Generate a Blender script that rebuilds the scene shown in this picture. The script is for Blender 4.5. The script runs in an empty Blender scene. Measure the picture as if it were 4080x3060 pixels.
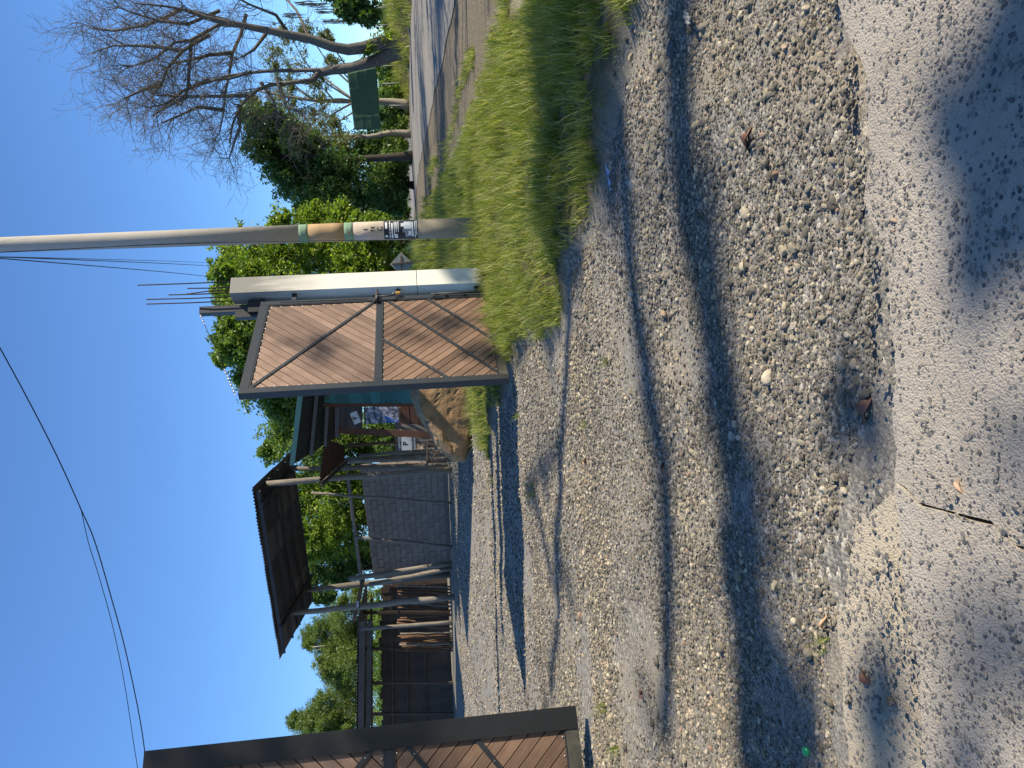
import bpy, bmesh, math, random
import numpy as np
from math import sin, cos, tan, pi, radians, degrees, atan2, hypot, sqrt
from mathutils import Vector, Matrix

random.seed(7); rng = np.random.default_rng(7)
S = bpy.context.scene
COL = S.collection

# ------------------------------------------------------------------ camera (the photo is turned: world up points to picture left)
F, PITCH, ROLL, H = 3065.0, radians(6.4), radians(3.3), 1.3
cr, sr, cp, sp = cos(ROLL), sin(ROLL), cos(PITCH), sin(PITCH)
R_ = Vector((cr, -sr*sp, -sr*cp)); U_ = Vector((sr, cr*sp, cr*cp)); FW = Vector((0, cp, -sp))
cam = bpy.data.cameras.new('camera'); co = bpy.data.objects.new('camera', cam); COL.objects.link(co)
cam.sensor_fit = 'HORIZONTAL'; cam.sensor_width = 36; cam.lens = 36*F/4080; cam.clip_start = .05; cam.clip_end = 3000
m = Matrix.Identity(4)
for i in range(3):
    m[i][0] = -U_[i]; m[i][1] = R_[i]; m[i][2] = -FW[i]
m.translation = (0, 0, H); co.matrix_world = m; S.camera = co

# ------------------------------------------------------------------ sky, sun, exposure
SUN_AZ, SUN_EL = radians(-13), radians(37)
SUN = Vector((cos(SUN_EL)*cos(SUN_AZ), cos(SUN_EL)*sin(SUN_AZ), sin(SUN_EL)))
w = bpy.data.worlds.new('World'); S.world = w; w.use_nodes = True
nt = w.node_tree; bg = nt.nodes['Background']
sky = nt.nodes.new('ShaderNodeTexSky'); sky.sky_type = 'NISHITA'; sky.sun_disc = False
sky.sun_elevation = SUN_EL; sky.sun_rotation = -atan2(SUN.x, SUN.y)
sky.altitude = 200; sky.air_density = 1.0; sky.dust_density = 0.05; sky.ozone_density = 4.0
tn = nt.nodes.new('ShaderNodeMix'); tn.data_type = 'RGBA'; tn.blend_type = 'MULTIPLY'; tn.inputs[0].default_value = 1; tn.inputs[7].default_value = (.80, 1.07, 1.36, 1)
nt.links.new(sky.outputs[0], tn.inputs[6]); nt.links.new(tn.outputs[2], bg.inputs[0]); bg.inputs[1].default_value = 0.092
sl = bpy.data.lights.new('sun', 'SUN'); sl.energy = 5.0; sl.angle = radians(.53); sl.color = (1, .90, .73)
so = bpy.data.objects.new('sun', sl); COL.objects.link(so)
so.rotation_euler = SUN.to_track_quat('Z', 'Y').to_euler(); so.location = (10, 0, 30)
S.view_settings.view_transform = 'Standard'; S.view_settings.look = 'None'
S.view_settings.exposure = 0.75; S.view_settings.gamma = 1
S.cycles.max_bounces = 6; S.cycles.transparent_max_bounces = 8; S.cycles.use_denoising = True

# ------------------------------------------------------------------ picture directions and terrain
def ray(X, Y):
    a = (3060-Y-1530)/F; b = -(X-2040)/F
    return FW + R_*a + U_*b
def at(X, Y, y):
    d = ray(X, Y); return Vector((0, 0, H)) + d*(y/d.y)
RA = radians(8.4); RD = (sin(RA), cos(RA)); RN = (cos(RA), -sin(RA))
def Q(x, y): return x*RN[0] + y*RN[1]
def road_pt(q, s): return (q*RN[0]+s*RD[0], q*RN[1]+s*RD[1])
def sm(t): t = np.clip(t, 0, 1); return t*t*(3-2*t)
def G(x, y):
    x = np.asarray(x, float); y = np.asarray(y, float); q = Q(x, y)
    h = np.where(y < 28, .03*y, np.where(y < 50, .84+.03*(y-28)-.02*(y-28)**2/44, 1.28+.010*(np.minimum(y, 140)-50)))
    return h + .7*sm((q-11.3)/2.5) + np.where(y < 1, 0, 0)
def g(x, y): return float(G(x, y))
def hit(X, Y, dz=0.0):
    d = ray(X, Y); t = .5
    while t < 300:
        p = Vector((0, 0, H)) + d*t
        if p.z < g(p.x, p.y)+dz:
            lo, hi = t/1.01, t
            for _ in range(24):
                mdl = (lo+hi)/2; p = Vector((0, 0, H)) + d*mdl
                if p.z < g(p.x, p.y)+dz: hi = mdl
                else: lo = mdl
            return p
        t *= 1.01
    return p
def vnoise(x, y, s, seed=0):
    x = np.asarray(x, float)/s; y = np.asarray(y, float)/s
    xi = np.floor(x); yi = np.floor(y); fx = x-xi; fy = y-yi
    def hsh(a, b):
        v = np.sin(a*127.1+b*311.7+seed*74.7)*43758.5453; return v-np.floor(v)
    fx = fx*fx*(3-2*fx); fy = fy*fy*(3-2*fy)
    return (hsh(xi, yi)*(1-fx)+hsh(xi+1, yi)*fx)*(1-fy) + (hsh(xi, yi+1)*(1-fx)+hsh(xi+1, yi+1)*fx)*fy

# ------------------------------------------------------------------ mesh helpers
def link(o, parent=None):
    COL.objects.link(o)
    if parent: o.parent = parent
    return o
def mesh_np(name, V, Fc, smooth=False):
    V = np.asarray(V, np.float32).reshape(-1, 3); Fc = np.asarray(Fc, np.int32)
    k = Fc.shape[1]; n = len(Fc); me = bpy.data.meshes.new(name)
    me.vertices.add(len(V)); me.vertices.foreach_set('co', V.ravel())
    me.loops.add(n*k); me.loops.foreach_set('vertex_index', Fc.ravel())
    me.polygons.add(n); me.polygons.foreach_set('loop_start', np.arange(0, n*k, k, dtype=np.int32))
    if smooth: me.polygons.foreach_set('use_smooth', np.ones(n, bool))
    me.update(calc_edges=True); return me
def obj_np(name, V, Fc, mat, parent=None, smooth=False):
    me = mesh_np(name, V, Fc, smooth); me.materials.append(mat)
    return link(bpy.data.objects.new(name, me), parent)
class MB:
    def __init__(s): s.v = []; s.f = []
    def box(s, lo, hi, M=None):
        n = len(s.v); x0, y0, z0 = lo; x1, y1, z1 = hi
        for p in ((x0,y0,z0),(x1,y0,z0),(x1,y1,z0),(x0,y1,z0),(x0,y0,z1),(x1,y0,z1),(x1,y1,z1),(x0,y1,z1)):
            s.v.append(tuple(M @ Vector(p)) if M else p)
        s.f += [tuple(n+i for i in f) for f in ((0,3,2,1),(4,5,6,7),(0,1,5,4),(1,2,6,5),(2,3,7,6),(3,0,4,7))]
        return s
    def beam(s, p, q, wd, th, up=(0, 0, 1)):
        p = Vector(p); q = Vector(q); d = (q-p); L = d.length; d.normalize(); u = Vector(up)
        if abs(d.dot(u)) > .98: u = Vector((0, 1, 0))
        sx = d.cross(u).normalized(); uz = sx.cross(d)
        M = Matrix((( d.x, sx.x, uz.x, p.x), (d.y, sx.y, uz.y, p.y), (d.z, sx.z, uz.z, p.z), (0,0,0,1)))
        return s.box((0, -wd/2, -th/2), (L, wd/2, th/2), M)
    def tube(s, pts, rad, n=8, cap=True):
        pts = [Vector(p) for p in pts]
        if not hasattr(rad, '__len__'): rad = [rad]*len(pts)
        b = len(s.v); prev = None
        for i, p in enumerate(pts):
            d = (pts[min(i+1, len(pts)-1)]-pts[max(i-1, 0)]).normalized()
            if prev is None:
                a = Vector((0, 0, 1)) if abs(d.z) < .9 else Vector((1, 0, 0)); x = d.cross(a).normalized()
            else:
                x = (prev - d*prev.dot(d)); x = x.normalized() if x.length > 1e-6 else d.orthogonal().normalized()
            prev = x; y = d.cross(x)
            for k in range(n):
                t = 2*pi*k/n; s.v.append(tuple(p+(x*cos(t)+y*sin(t))*rad[i]))
        for i in range(len(pts)-1):
            for k in range(n):
                a = b+i*n+k; c = b+i*n+(k+1) % n
                s.f.append((a, c, c+n, a+n))
        if cap:
            s.f.append(tuple(b+k for k in reversed(range(n)))); e = b+(len(pts)-1)*n
            s.f.append(tuple(e+k for k in range(n)))
        return s
    def poly(s, pts, nrm, th):
        """extrude a planar polygon by th against nrm"""
        n = len(s.v); k = len(pts); nv = Vector(nrm)
        for p in pts: s.v.append(tuple(Vector(p)))
        for p in pts: s.v.append(tuple(Vector(p)-nv*th))
        s.f.append(tuple(range(n, n+k))); s.f.append(tuple(n+k+i for i in reversed(range(k))))
        for i in range(k): s.f.append((n+i, n+k+i, n+k+(i+1) % k, n+(i+1) % k))
        return s
    def build(s, name, mat, parent=None, smooth=False, org=None, bevel=0):
        me = bpy.data.meshes.new(name); v = s.v
        if org is not None: v = [tuple(Vector(p)-Vector(org)) for p in v]
        me.from_pydata(v, [], s.f); me.update()
        bm = bmesh.new(); bm.from_mesh(me); bmesh.ops.recalc_face_normals(bm, faces=bm.faces)
        if bevel: bmesh.ops.bevel(bm, geom=bm.edges[:], offset=bevel, segments=1, affect='EDGES', clamp_overlap=True)
        bm.to_mesh(me); bm.free()
        if smooth:
            me.polygons.foreach_set('use_smooth', [len(p.vertices) == 4 for p in me.polygons])
        me.materials.append(mat)
        return link(bpy.data.objects.new(name, me), parent)
def empty(name, loc, rz=0):
    o = bpy.data.objects.new(name, None); COL.objects.link(o); o.location = loc; o.rotation_euler = (0, 0, rz); o.empty_display_size = .1
    return o
def tag(o, label, cat=None, group=None, kind=None):
    o['label'] = label
    if cat: o['category'] = cat
    if group: o['group'] = group
    if kind: o['kind'] = kind
    return o

# ------------------------------------------------------------------ materials
class NT:
    def __init__(s, name):
        s.m = bpy.data.materials.new(name); s.m.use_nodes = True; s.t = s.m.node_tree
        s.b = s.t.nodes['Principled BSDF']; s.o = s.t.nodes['Material Output']
    def n(s, typ, **kw):
        nd = s.t.nodes.new(typ)
        for k, v in kw.items():
            if k.startswith('i_'): nd.inputs[k[2:].replace('_', ' ')].default_value = v
            else: setattr(nd, k, v)
        return nd
    def l(s, a, b): s.t.links.new(a, b); return s
    def co(s, scale=(1, 1, 1), kind='Object'):
        c = s.n('ShaderNodeTexCoord'); mp = s.n('ShaderNodeMapping'); mp.inputs['Scale'].default_value = scale
        s.l(c.outputs[kind], mp.inputs[0]); return mp.outputs[0]
    def ramp(s, src, stops):
        r = s.n('ShaderNodeValToRGB'); e = r.color_ramp.elements
        while len(e) < len(stops): e.new(.5)
        for el, (p, c) in zip(e, stops): el.position = p; el.color = c if len(c) == 4 else (*c, 1)
        s.l(src, r.inputs[0]); return r.outputs[0]
    def noise(s, co, scale, detail=4, rough=.6):
        n = s.n('ShaderNodeTexNoise'); n.inputs['Scale'].default_value = scale; n.inputs['Detail'].default_value = detail
        n.inputs['Roughness'].default_value = rough; s.l(co, n.inputs['Vector']); return n.outputs['Fac']
    def mix(s, f, a, b, mode='MIX'):
        x = s.n('ShaderNodeMix', data_type='RGBA', blend_type=mode)
        for sock, v in ((x.inputs[0], f), (x.inputs[6], a), (x.inputs[7], b)):
            if hasattr(v, 'links'): s.l(v, sock)
            else: sock.default_value = v if not isinstance(v, tuple) or len(v) == 4 else (*v, 1)
        return x.outputs[2]
    def math(s, op, a, b=0.0):
        x = s.n('ShaderNodeMath', operation=op)
        for sock, v in ((x.inputs[0], a), (x.inputs[1], b)):
            if hasattr(v, 'links'): s.l(v, sock)
            else: sock.default_value = v
        return x.outputs[0]
    def bump(s, h, dist, strength=1.0):
        b = s.n('ShaderNodeBump'); b.inputs['Distance'].default_value = dist; b.inputs['Strength'].default_value = strength
        s.l(h, b.inputs['Height']); s.l(b.outputs[0], s.b.inputs['Normal']); return s
    def col(s, c):
        if hasattr(c, 'links'): s.l(c, s.b.inputs['Base Color'])
        else: s.b.inputs['Base Color'].default_value = (*c, 1)
        return s
    def set(s, rough=.7, spec=.3, metal=0):
        s.b.inputs['Roughness'].default_value = rough; s.b.inputs['Specular IOR Level'].default_value = spec; s.b.inputs['Metallic'].default_value = metal
        return s
def lerp(c, k): return tuple(min(1, x*k) for x in c)
def mottled(name, c, rough=.75, var=.35, scale=6, bump=.004, spec=.25, stretch=(1, 1, 1), c2=None, metal=0, rnd=0.0):
    t = NT(name); cv = t.co(stretch)
    f = t.noise(cv, scale, 6, .65); f2 = t.noise(cv, scale*.21, 3, .5)
    a = t.ramp(f, [(.25, lerp(c, 1-var)), (.75, c2 or lerp(c, 1+var))])
    b = t.mix(t.ramp(f2, [(.35, (0, 0, 0)), (.7, (.6, .6, .6))]), a, lerp(c, 1-var*.7))
    if rnd:
        oi = t.n('ShaderNodeObjectInfo'); k = t.math('MULTIPLY_ADD', oi.outputs['Random'], 2*rnd); k.node.inputs[2].default_value = 1-rnd
        b = t.mix(1.0, b, k, 'MULTIPLY')
    t.col(b).set(rough, spec, metal)
    if bump: t.bump(t.noise(cv, scale*2.3, 8, .7), bump)
    return t.m

M = {}
M['black_steel'] = mottled('black_steel', (.017, .019, .022), .5, .3, 9, .0006, .5)
M['dull_black_steel'] = mottled('dull_black_steel', (.011, .012, .013), .5, .3, 9, .0006, .4)
M['dusty_steel'] = mottled('dusty_steel', (.045, .046, .042), .55, .5, 14, .0008, .4, c2=(.10, .09, .065))
M['steel'] = mottled('steel', (.45, .45, .44), .35, .2, 30, 0, .5, metal=.8)
M['brass'] = mottled('brass', (.55, .30, .07), .35, .3, 40, 0, .5, metal=.7)
M['rebar'] = mottled('rebar', (.045, .030, .026), .8, .4, 30, .001)
M['cable'] = mottled('cable', (.02, .02, .022), .6, .2, 30, 0)
M['concrete_pillar'] = mottled('concrete_pillar', (.56, .53, .46), .85, .12, 5, .002, .2)
def wood_mat(name, c, c2, rnd=.22, gr=70):
    t = NT(name); cv = t.co((1, 1, 1))
    oi = t.n('ShaderNodeObjectInfo')
    ofs = t.n('ShaderNodeVectorMath', operation='ADD'); t.l(cv, ofs.inputs[0])
    cmb = t.n('ShaderNodeCombineXYZ')
    for i in range(3): t.l(t.math('MULTIPLY', oi.outputs['Random'], 37.0+i*11), cmb.inputs[i])
    t.l(cmb.outputs[0], ofs.inputs[1])
    st = t.n('ShaderNodeMapping'); st.inputs['Scale'].default_value = (1.5, 10, 40); t.l(ofs.outputs[0], st.inputs[0])
    f = t.noise(st.outputs[0], 2.2, 7, .7)
    a = t.ramp(f, [(.2, c), (.5, tuple((x+y)/2 for x, y in zip(c, c2))), (.8, c2)])
    bl = t.ramp(t.noise(ofs.outputs[0], 2.4, 4, .6), [(.42, (1, 1, 1)), (.75, (.62, .58, .56))])
    a = t.mix(1.0, a, bl, 'MULTIPLY')
    k = t.math('MULTIPLY_ADD', oi.outputs['Random'], 2*rnd); k.node.inputs[2].default_value = 1-rnd
    a = t.mix(1.0, a, k, 'MULTIPLY')
    t.col(a).set(.62, .3).bump(f, .0015); return t.m
# planks are modelled with their length along local X
M['plank'] = wood_mat('plank', (.135, .085, .060), (.315, .215, .162), .3)
M['fresh_plank'] = wood_mat('fresh_plank', (.115, .066, .042), (.25, .16, .108), .3)
M['old_board'] = wood_mat('old_board', (.036, .026, .022), (.085, .06, .046), .3)
M['grey_board'] = mottled('grey_board', (.045, .046, .052), .85, .35, 8, .003, .15)
M['pale_sheet'] = mottled('pale_sheet', (.13, .135, .15), .6, .35, 5, 0, .35)
M['grey_log'] = mottled('grey_log', (.20, .175, .145), .9, .45, 7, .008, .12, (3, 3, .6), rnd=.2)
M['brown_log'] = mottled('brown_log', (.15, .085, .05), .85, .4, 7, .006, .15, (3, 3, .6), rnd=.3)
M['block'] = mottled('block', (.215, .175, .150), .95, .3, 4, .006, .1, rnd=.10)
M['mortar'] = mottled('mortar', (.16, .13, .112), .95, .15, 20, .004, .1)
M['teal'] = mottled('teal', (.035, .115, .11), .8, .25, 6, .002, .2, rnd=.3)
M['green_sheet'] = mottled('green_sheet', (.04, .12, .07), .45, .15, 4, .0, .4)
M['dark_sheet'] = mottled('dark_sheet', (.062, .068, .082), .6, .45, 5, .0, .4, rnd=.35)
M['kiosk_shade_sheet'] = mottled('kiosk_shade_sheet', (.020, .032, .034), .6, .3, 5, .0, .3)
M['rust_sheet'] = mottled('rust_sheet', (.075, .048, .036), .8, .4, 5, .001, .3)
M['paint_white'] = mottled('paint_white', (.72, .74, .76), .6, .06, 10, 0)
M['paint_grey_white'] = mottled('paint_grey_white', (.40, .43, .46), .6, .1, 10, 0)
M['paint_blue'] = mottled('paint_blue', (.05, .14, .42), .6, .2, 10, 0)
M['paint_red'] = mottled('paint_red', (.40, .10, .05), .7, .3, 10, 0)
M['paint_grey'] = mottled('paint_grey', (.30, .33, .38), .6, .5, 10, 0)
M['paint_dark'] = mottled('paint_dark', (.03, .032, .036), .6, .2, 10, 0)
M['brown_wood'] = mottled('brown_wood', (.13, .06, .036), .7, .3, 12, .001, .3, (1, 1, .3))
M['boulder'] = mottled('boulder', (.30, .185, .095), .95, .5, 3.5, .035, .1, c2=(.44, .30, .17))
M['sign_metal'] = mottled('sign_metal', (.27, .275, .25), .55, .12, 12, 0, .4)
M['rusty_post'] = mottled('rusty_post', (.13, .085, .06), .8, .3, 12, 0)
M['banner'] = mottled('banner', (.05, .10, .055), .7, .14, 2, .002, .2)
M['dead_leaf'] = mottled('dead_leaf', (.17, .085, .055), .6, .35, 60, .0008, .35)
M['pale_leaf'] = mottled('pale_leaf', (.42, .27, .17), .6, .25, 60, .0008, .35)
M['car_paint'] = mottled('car_paint', (.012, .014, .02), .2, .1, 4, 0, .6)
M['glass_dark'] = mottled('glass_dark', (.02, .025, .03), .08, .1, 4, 0, .6)
M['tyre'] = mottled('tyre', (.02, .02, .02), .9, .1, 20, 0)
M['lamp_glass'] = mottled('lamp_glass', (.8, .8, .8), .1, .05, 20, 0, .6)
M['litter_blue'] = mottled('litter_blue', (.10, .22, .62), .35, .5, 40, .002, .5, c2=(.6, .7, .8))
M['litter_white'] = mottled('litter_white', (.30, .34, .37), .4, .3, 40, .002, .5)
M['litter_clear'] = mottled('litter_clear', (.20, .205, .20), .35, .3, 40, .002, .5)
M['cap_green'] = mottled('cap_green', (.01, .22, .09), .3, .2, 60, 0, .5)
M['pale_stone'] = mottled('pale_stone', (.46, .40, .28), .85, .2, 30, .002)
M['brown_stone'] = mottled('brown_stone', (.30, .22, .15), .85, .2, 30, .002)
M['bark'] = mottled('bark', (.135, .118, .10), .92, .4, 5, .03, .1, (2, 2, .7), c2=(.22, .20, .175))
M['dark_bark'] = mottled('dark_bark', (.060, .050, .040), .92, .4, 5, .03, .1, (2, 2, .7))
M['twig'] = mottled('twig', (.15, .13, .105), .9, .25, 3, .0, .1)
M['pale_bark'] = mottled('pale_bark', (.30, .26, .20), .92, .3, 4, .02, .1, (2, 2, .7))
M['moss'] = mottled('moss', (.20, .19, .16), 1, .2, 5, 0, .05)

def leaf_mat(name, cols, trans=.35, rough=.45, spec=.4):
    t = NT(name); a = t.n('ShaderNodeAttribute', attribute_name='tint')
    r = t.ramp(a.outputs['Fac'], [(i/(len(cols)-1), c) for i, c in enumerate(cols)])
    t.col(r).set(rough, spec)
    tr = t.n('ShaderNodeBsdfTranslucent'); t.l(t.mix(1.0, r, (1.5, 1.7, .7, 1), 'MULTIPLY'), tr.inputs[0])
    mx = t.n('ShaderNodeMixShader'); mx.inputs[0].default_value = trans
    t.l(t.b.outputs[0], mx.inputs[1]); t.l(tr.outputs[0], mx.inputs[2]); t.l(mx.outputs[0], t.o.inputs[0])
    return t.m
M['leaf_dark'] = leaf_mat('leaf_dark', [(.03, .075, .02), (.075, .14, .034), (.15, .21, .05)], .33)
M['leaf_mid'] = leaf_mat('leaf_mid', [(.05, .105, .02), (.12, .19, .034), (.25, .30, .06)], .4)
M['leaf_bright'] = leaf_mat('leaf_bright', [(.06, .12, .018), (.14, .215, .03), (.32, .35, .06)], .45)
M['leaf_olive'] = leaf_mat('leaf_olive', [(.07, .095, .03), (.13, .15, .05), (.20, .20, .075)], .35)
M['leaf_fine'] = leaf_mat('leaf_fine', [(.065, .11, .025), (.13, .18, .04), (.19, .23, .06)], .35)
def grass_mat(name, cols):
    t = NT(name); oi = t.n('ShaderNodeObjectInfo'); at_ = t.n('ShaderNodeAttribute', attribute_name='tint')
    f = t.math('FRACT', t.math('ADD', t.math('MULTIPLY', oi.outputs['Random'], .7), t.math('MULTIPLY', at_.outputs['Fac'], .5)))
    r = t.ramp(f, [(i/(len(cols)-1), c) for i, c in enumerate(cols)])
    t.col(r).set(.5, .3)
    tr = t.n('ShaderNodeBsdfTranslucent'); t.l(t.mix(1.0, r, (1.5, 1.6, .7, 1), 'MULTIPLY'), tr.inputs[0])
    mx = t.n('ShaderNodeMixShader'); mx.inputs[0].default_value = .35
    t.l(t.b.outputs[0], mx.inputs[1]); t.l(tr.outputs[0], mx.inputs[2]); t.l(mx.outputs[0], t.o.inputs[0])
    return t.m
M['grass'] = grass_mat('grass', [(.04, .085, .010), (.15, .205, .022), (.25, .27, .042), (.09, .15, .016), (.44, .40, .18), (.21, .255, .032), (.05, .10, .012)])

def gravel_ground():
    t = NT('ground'); p = t.co()
    cov = t.n('ShaderNodeAttribute', attribute_name='veg').outputs['Fac']
    vo = t.n('ShaderNodeTexVoronoi'); vo.inputs['Scale'].default_value = 62; t.l(p, vo.inputs['Vector'])
    v2 = t.n('ShaderNodeTexVoronoi'); v2.inputs['Scale'].default_value = 170; t.l(p, v2.inputs['Vector'])
    n1 = t.noise(p, .9, 5, .6); n2 = t.noise(p, 7, 5, .6)
    sep = t.n('ShaderNodeSeparateColor'); t.l(vo.outputs['Color'], sep.inputs[0])
    peb = t.ramp(sep.outputs[0], [(0, (.08, .079, .076)), (.35, (.15, .144, .132)), (.6, (.23, .215, .187)), (.85, (.34, .305, .245)), (1, (.52, .47, .385))])
    sep2 = t.n('ShaderNodeSeparateColor'); t.l(v2.outputs['Color'], sep2.inputs[0])
    grit = t.ramp(sep2.outputs[0], [(0, (.10, .096, .088)), (.5, (.185, .174, .15)), (1, (.36, .325, .26))])
    sand = t.mix(n2, (.27, .215, .145), (.37, .30, .21))
    c = t.mix(t.ramp(n1, [(.38, (0, 0, 0)), (.62, (1, 1, 1))]), peb, grit)
    c = t.mix(t.ramp(t.noise(p, 1.7, 4, .6), [(.52, (0, 0, 0)), (.70, (.75, .75, .75))]), c, sand)
    soil = t.ramp(n2, [(.3, (.055, .045, .028)), (.5, (.09, .085, .035)), (.75, (.16, .13, .085))])
    c = t.mix(cov, c, soil); t.col(c).set(.95, .15)
    hgt = t.math('ADD', t.math('MULTIPLY', vo.outputs['Distance'], -1.0), t.math('MULTIPLY', v2.outputs['Distance'], -.4))
    t.bump(hgt, .008, .55); return t.m
M['ground'] = gravel_ground()
def asphalt():
    t = NT('asphalt'); p = t.co()
    n = t.noise(p, 60, 4, .7); n2 = t.noise(p, .7, 5, .6)
    c = t.ramp(n, [(.3, (.15, .14, .125)), (.7, (.24, .225, .195))])
    c = t.mix(t.ramp(n2, [(.4, (0, 0, 0)), (.7, (.5, .5, .5))]), c, (.27, .245, .20, 1))
    t.col(c).set(.9, .2).bump(n, .004); return t.m
M['asphalt'] = asphalt()
def shoulder():
    t = NT('shoulder'); p = t.co(); vo = t.n('ShaderNodeTexVoronoi'); vo.inputs['Scale'].default_value = 45; t.l(p, vo.inputs['Vector'])
    sep = t.n('ShaderNodeSeparateColor'); t.l(vo.outputs['Color'], sep.inputs[0])
    c = t.ramp(sep.outputs[0], [(0, (.07, .06, .044)), (.6, (.15, .125, .09)), (1, (.30, .26, .19))])
    c = t.mix(t.noise(p, 1.3, 4, .6), c, (.14, .115, .078, 1))
    t.col(c).set(.95, .15).bump(vo.outputs['Distance'], .012, .8); return t.m
M['shoulder'] = shoulder()
def slab_mat(name, base, dens):
    t = NT(name); p = t.co()
    vo = t.n('ShaderNodeTexVoronoi'); vo.inputs['Scale'].default_value = dens; vo.inputs['Randomness'].default_value = 1; t.l(p, vo.inputs['Vector'])
    sep = t.n('ShaderNodeSeparateColor'); t.l(vo.outputs['Color'], sep.inputs[0])
    n = t.noise(p, 5, 6, .6); nf = t.noise(p, 160, 3, .6)
    cement = t.mix(n, lerp(base, .82), lerp(base, 1.15))
    cement = t.mix(t.ramp(t.noise(p, 2.2, 5, .65), [(.38, (0, 0, 0)), (.66, (.55, .55, .55))]), cement, lerp(base, .55))
    cement = t.mix(t.ramp(nf, [(.35, (0, 0, 0)), (.7, (.35, .35, .35))]), cement, lerp(base, .6))
    stone = t.ramp(sep.outputs[1], [(0, (.075, .078, .082)), (.5, (.15, .15, .15)), (.8, (.22, .205, .18)), (1, (.3, .27, .23))])
    jit = t.math('MULTIPLY', t.noise(p, 120, 3, .6), .16)
    rad = t.math('ADD', t.math('MULTIPLY', sep.outputs[0], .36), jit)
    isst = t.math('LESS_THAN', vo.outputs['Distance'], rad)
    gate = t.math('GREATER_THAN', t.noise(p, 9, 3, .6), .36)
    isst = t.math('MULTIPLY', isst, gate)
    t.col(t.mix(isst, cement, stone)).set(.9, .2)
    hh = t.math('ADD', t.math('MULTIPLY', isst, .25), t.math('ADD', nf, t.math('MULTIPLY', n, 2.0)))
    t.bump(hh, .008, 1.0); return t.m
M['slab'] = slab_mat('slab', (.45, .40, .33), 62)
M['rough_slab'] = slab_mat('rough_slab', (.50, .43, .32), 40)
def pebble_mat():
    t = NT('pebble'); oi = t.n('ShaderNodeObjectInfo'); p = t.co()
    c = t.ramp(oi.outputs['Random'], [(0, (.052, .052, .050)), (.25, (.098, .096, .090)), (.48, (.165, .158, .143)), (.64, (.25, .23, .192)), (.78, (.36, .315, .235)), (.88, (.50, .44, .335)), (.965, (.64, .59, .49)), (1, (.34, .18, .12))])
    c = t.mix(t.ramp(t.noise(p, 3, 4, .6), [(.3, (0, 0, 0)), (.75, (.6, .6, .6))]), c, (.30, .26, .20, 1))
    ge = t.n('ShaderNodeNewGeometry'); k = t.ramp(t.noise(ge.outputs['Position'], 1.1, 4, .6), [(.3, (.66, .66, .65)), (.5, (.95, .93, .88)), (.72, (1.2, 1.11, .93))])
    c = t.mix(1.0, c, k, 'MULTIPLY')
    t.col(c).set(.8, .25).bump(t.noise(p, 6, 5, .7), .06, .5); return t.m
M['pebble'] = pebble_mat()
def agg_mat():
    t = NT('aggregate'); oi = t.n('ShaderNodeObjectInfo')
    t.col(t.ramp(oi.outputs['Random'], [(0, (.075, .076, .076)), (.35, (.15, .145, .135)), (.7, (.22, .20, .17)), (1, (.34, .29, .225))])).set(.75, .25); return t.m
M['aggregate'] = agg_mat()
M['dark_stone'] = mottled('dark_stone', (.12, .12, .118), .8, .4, 30, .002)

# ------------------------------------------------------------------ terrain masks
QE_Y = [0, 2.6, 3.3, 3.76, 4.3, 4.7, 5.9, 8.3, 9.5, 10.6, 12.0, 15, 17, 22, 90]
QE_Q = [3.0, 2.1, 1.6, 1.2, .62, .30, -.18, -1.12, -1.45, -1.8, -2.9, -2.7, -2.0, -.6, -.6]
def veg(x, y):
    q = Q(x, y); e = np.interp(y, QE_Y, QE_Q) + (vnoise(x, y, .45, 3)-.5)*.5 + (vnoise(x, y, .16, 4)-.5)*.2
    r = 2.55 + (vnoise(x, y, 1.3, 5)-.5)*.6 + (vnoise(x, y, .3, 6)-.5)*.3
    v = sm((q-e)/.14)*sm((r-q)/.2)
    s = x*RD[0]+y*RD[1]
    spur = sm((.22-abs(q-(2.95+.25*np.sin(s*.6))))/.1)*sm((s-11)/1)*sm((34-s)/4)*(vnoise(x, y, .9, 9) > .35)
    far = sm((q-11.1)/.35)
    left = sm((-q-24)/2.0)+sm((y-33)/3)*sm((-1.0-q)/1.0)
    return np.clip(np.maximum(np.maximum(np.maximum(v, far), spur*.9), left), 0, 1)
def bumps(x, y):
    v = veg(x, y); near = sm((14.5-np.hypot(x, y))/3.0)
    k = (vnoise(x, y, .8, 11)-.5)*.05 + (vnoise(x, y, .25, 12)-.5)*.022
    rut = np.exp(-((x+1.0+.12*y)/.4)**2)*-.025
    lim = sm((y-2.1)/.5)
    return near*lim*(k*.8 + rut + v*(.02+.12*vnoise(x, y, .55, 13))*sm((3.2-Q(x, y))/.5))
def axis(lo, hi, segs):
    a = [lo]
    for e, st in segs:
        while a[-1] < e-1e-6: a.append(min(a[-1]+st, e))
    return np.array(a)
xs = axis(-900, 900, [(-120, 60), (-30, 6), (-9, 1.0), (-6, .25), (6, .10), (14, .4), (30, 1.2), (120, 8), (900, 60)])
ys = axis(-300, 1500, [(-30, 30), (0, 3), (1.6, .4), (13, .10), (26, .3), (60, 1.2), (160, 8), (1500, 80)])
XX, YY = np.meshgrid(xs, ys, indexing='ij'); ZZ = G(XX, YY)+bumps(XX, YY)
rm = sm((Q(XX, YY)-2.3)/.7)*sm((11.6-Q(XX, YY))/.3); ZZ -= .05*rm
ZZ -= .05*sm((1.85-YY)/.3)*sm((6-np.abs(XX))/1.5)
nx, ny = XX.shape; idx = np.arange(nx*ny).reshape(nx, ny)
Fq = np.stack([idx[:-1, :-1], idx[1:, :-1], idx[1:, 1:], idx[:-1, 1:]], -1).reshape(-1, 4)
ground = obj_np('ground', np.stack([XX, YY, ZZ], -1), Fq, M['ground'], smooth=True)
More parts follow.
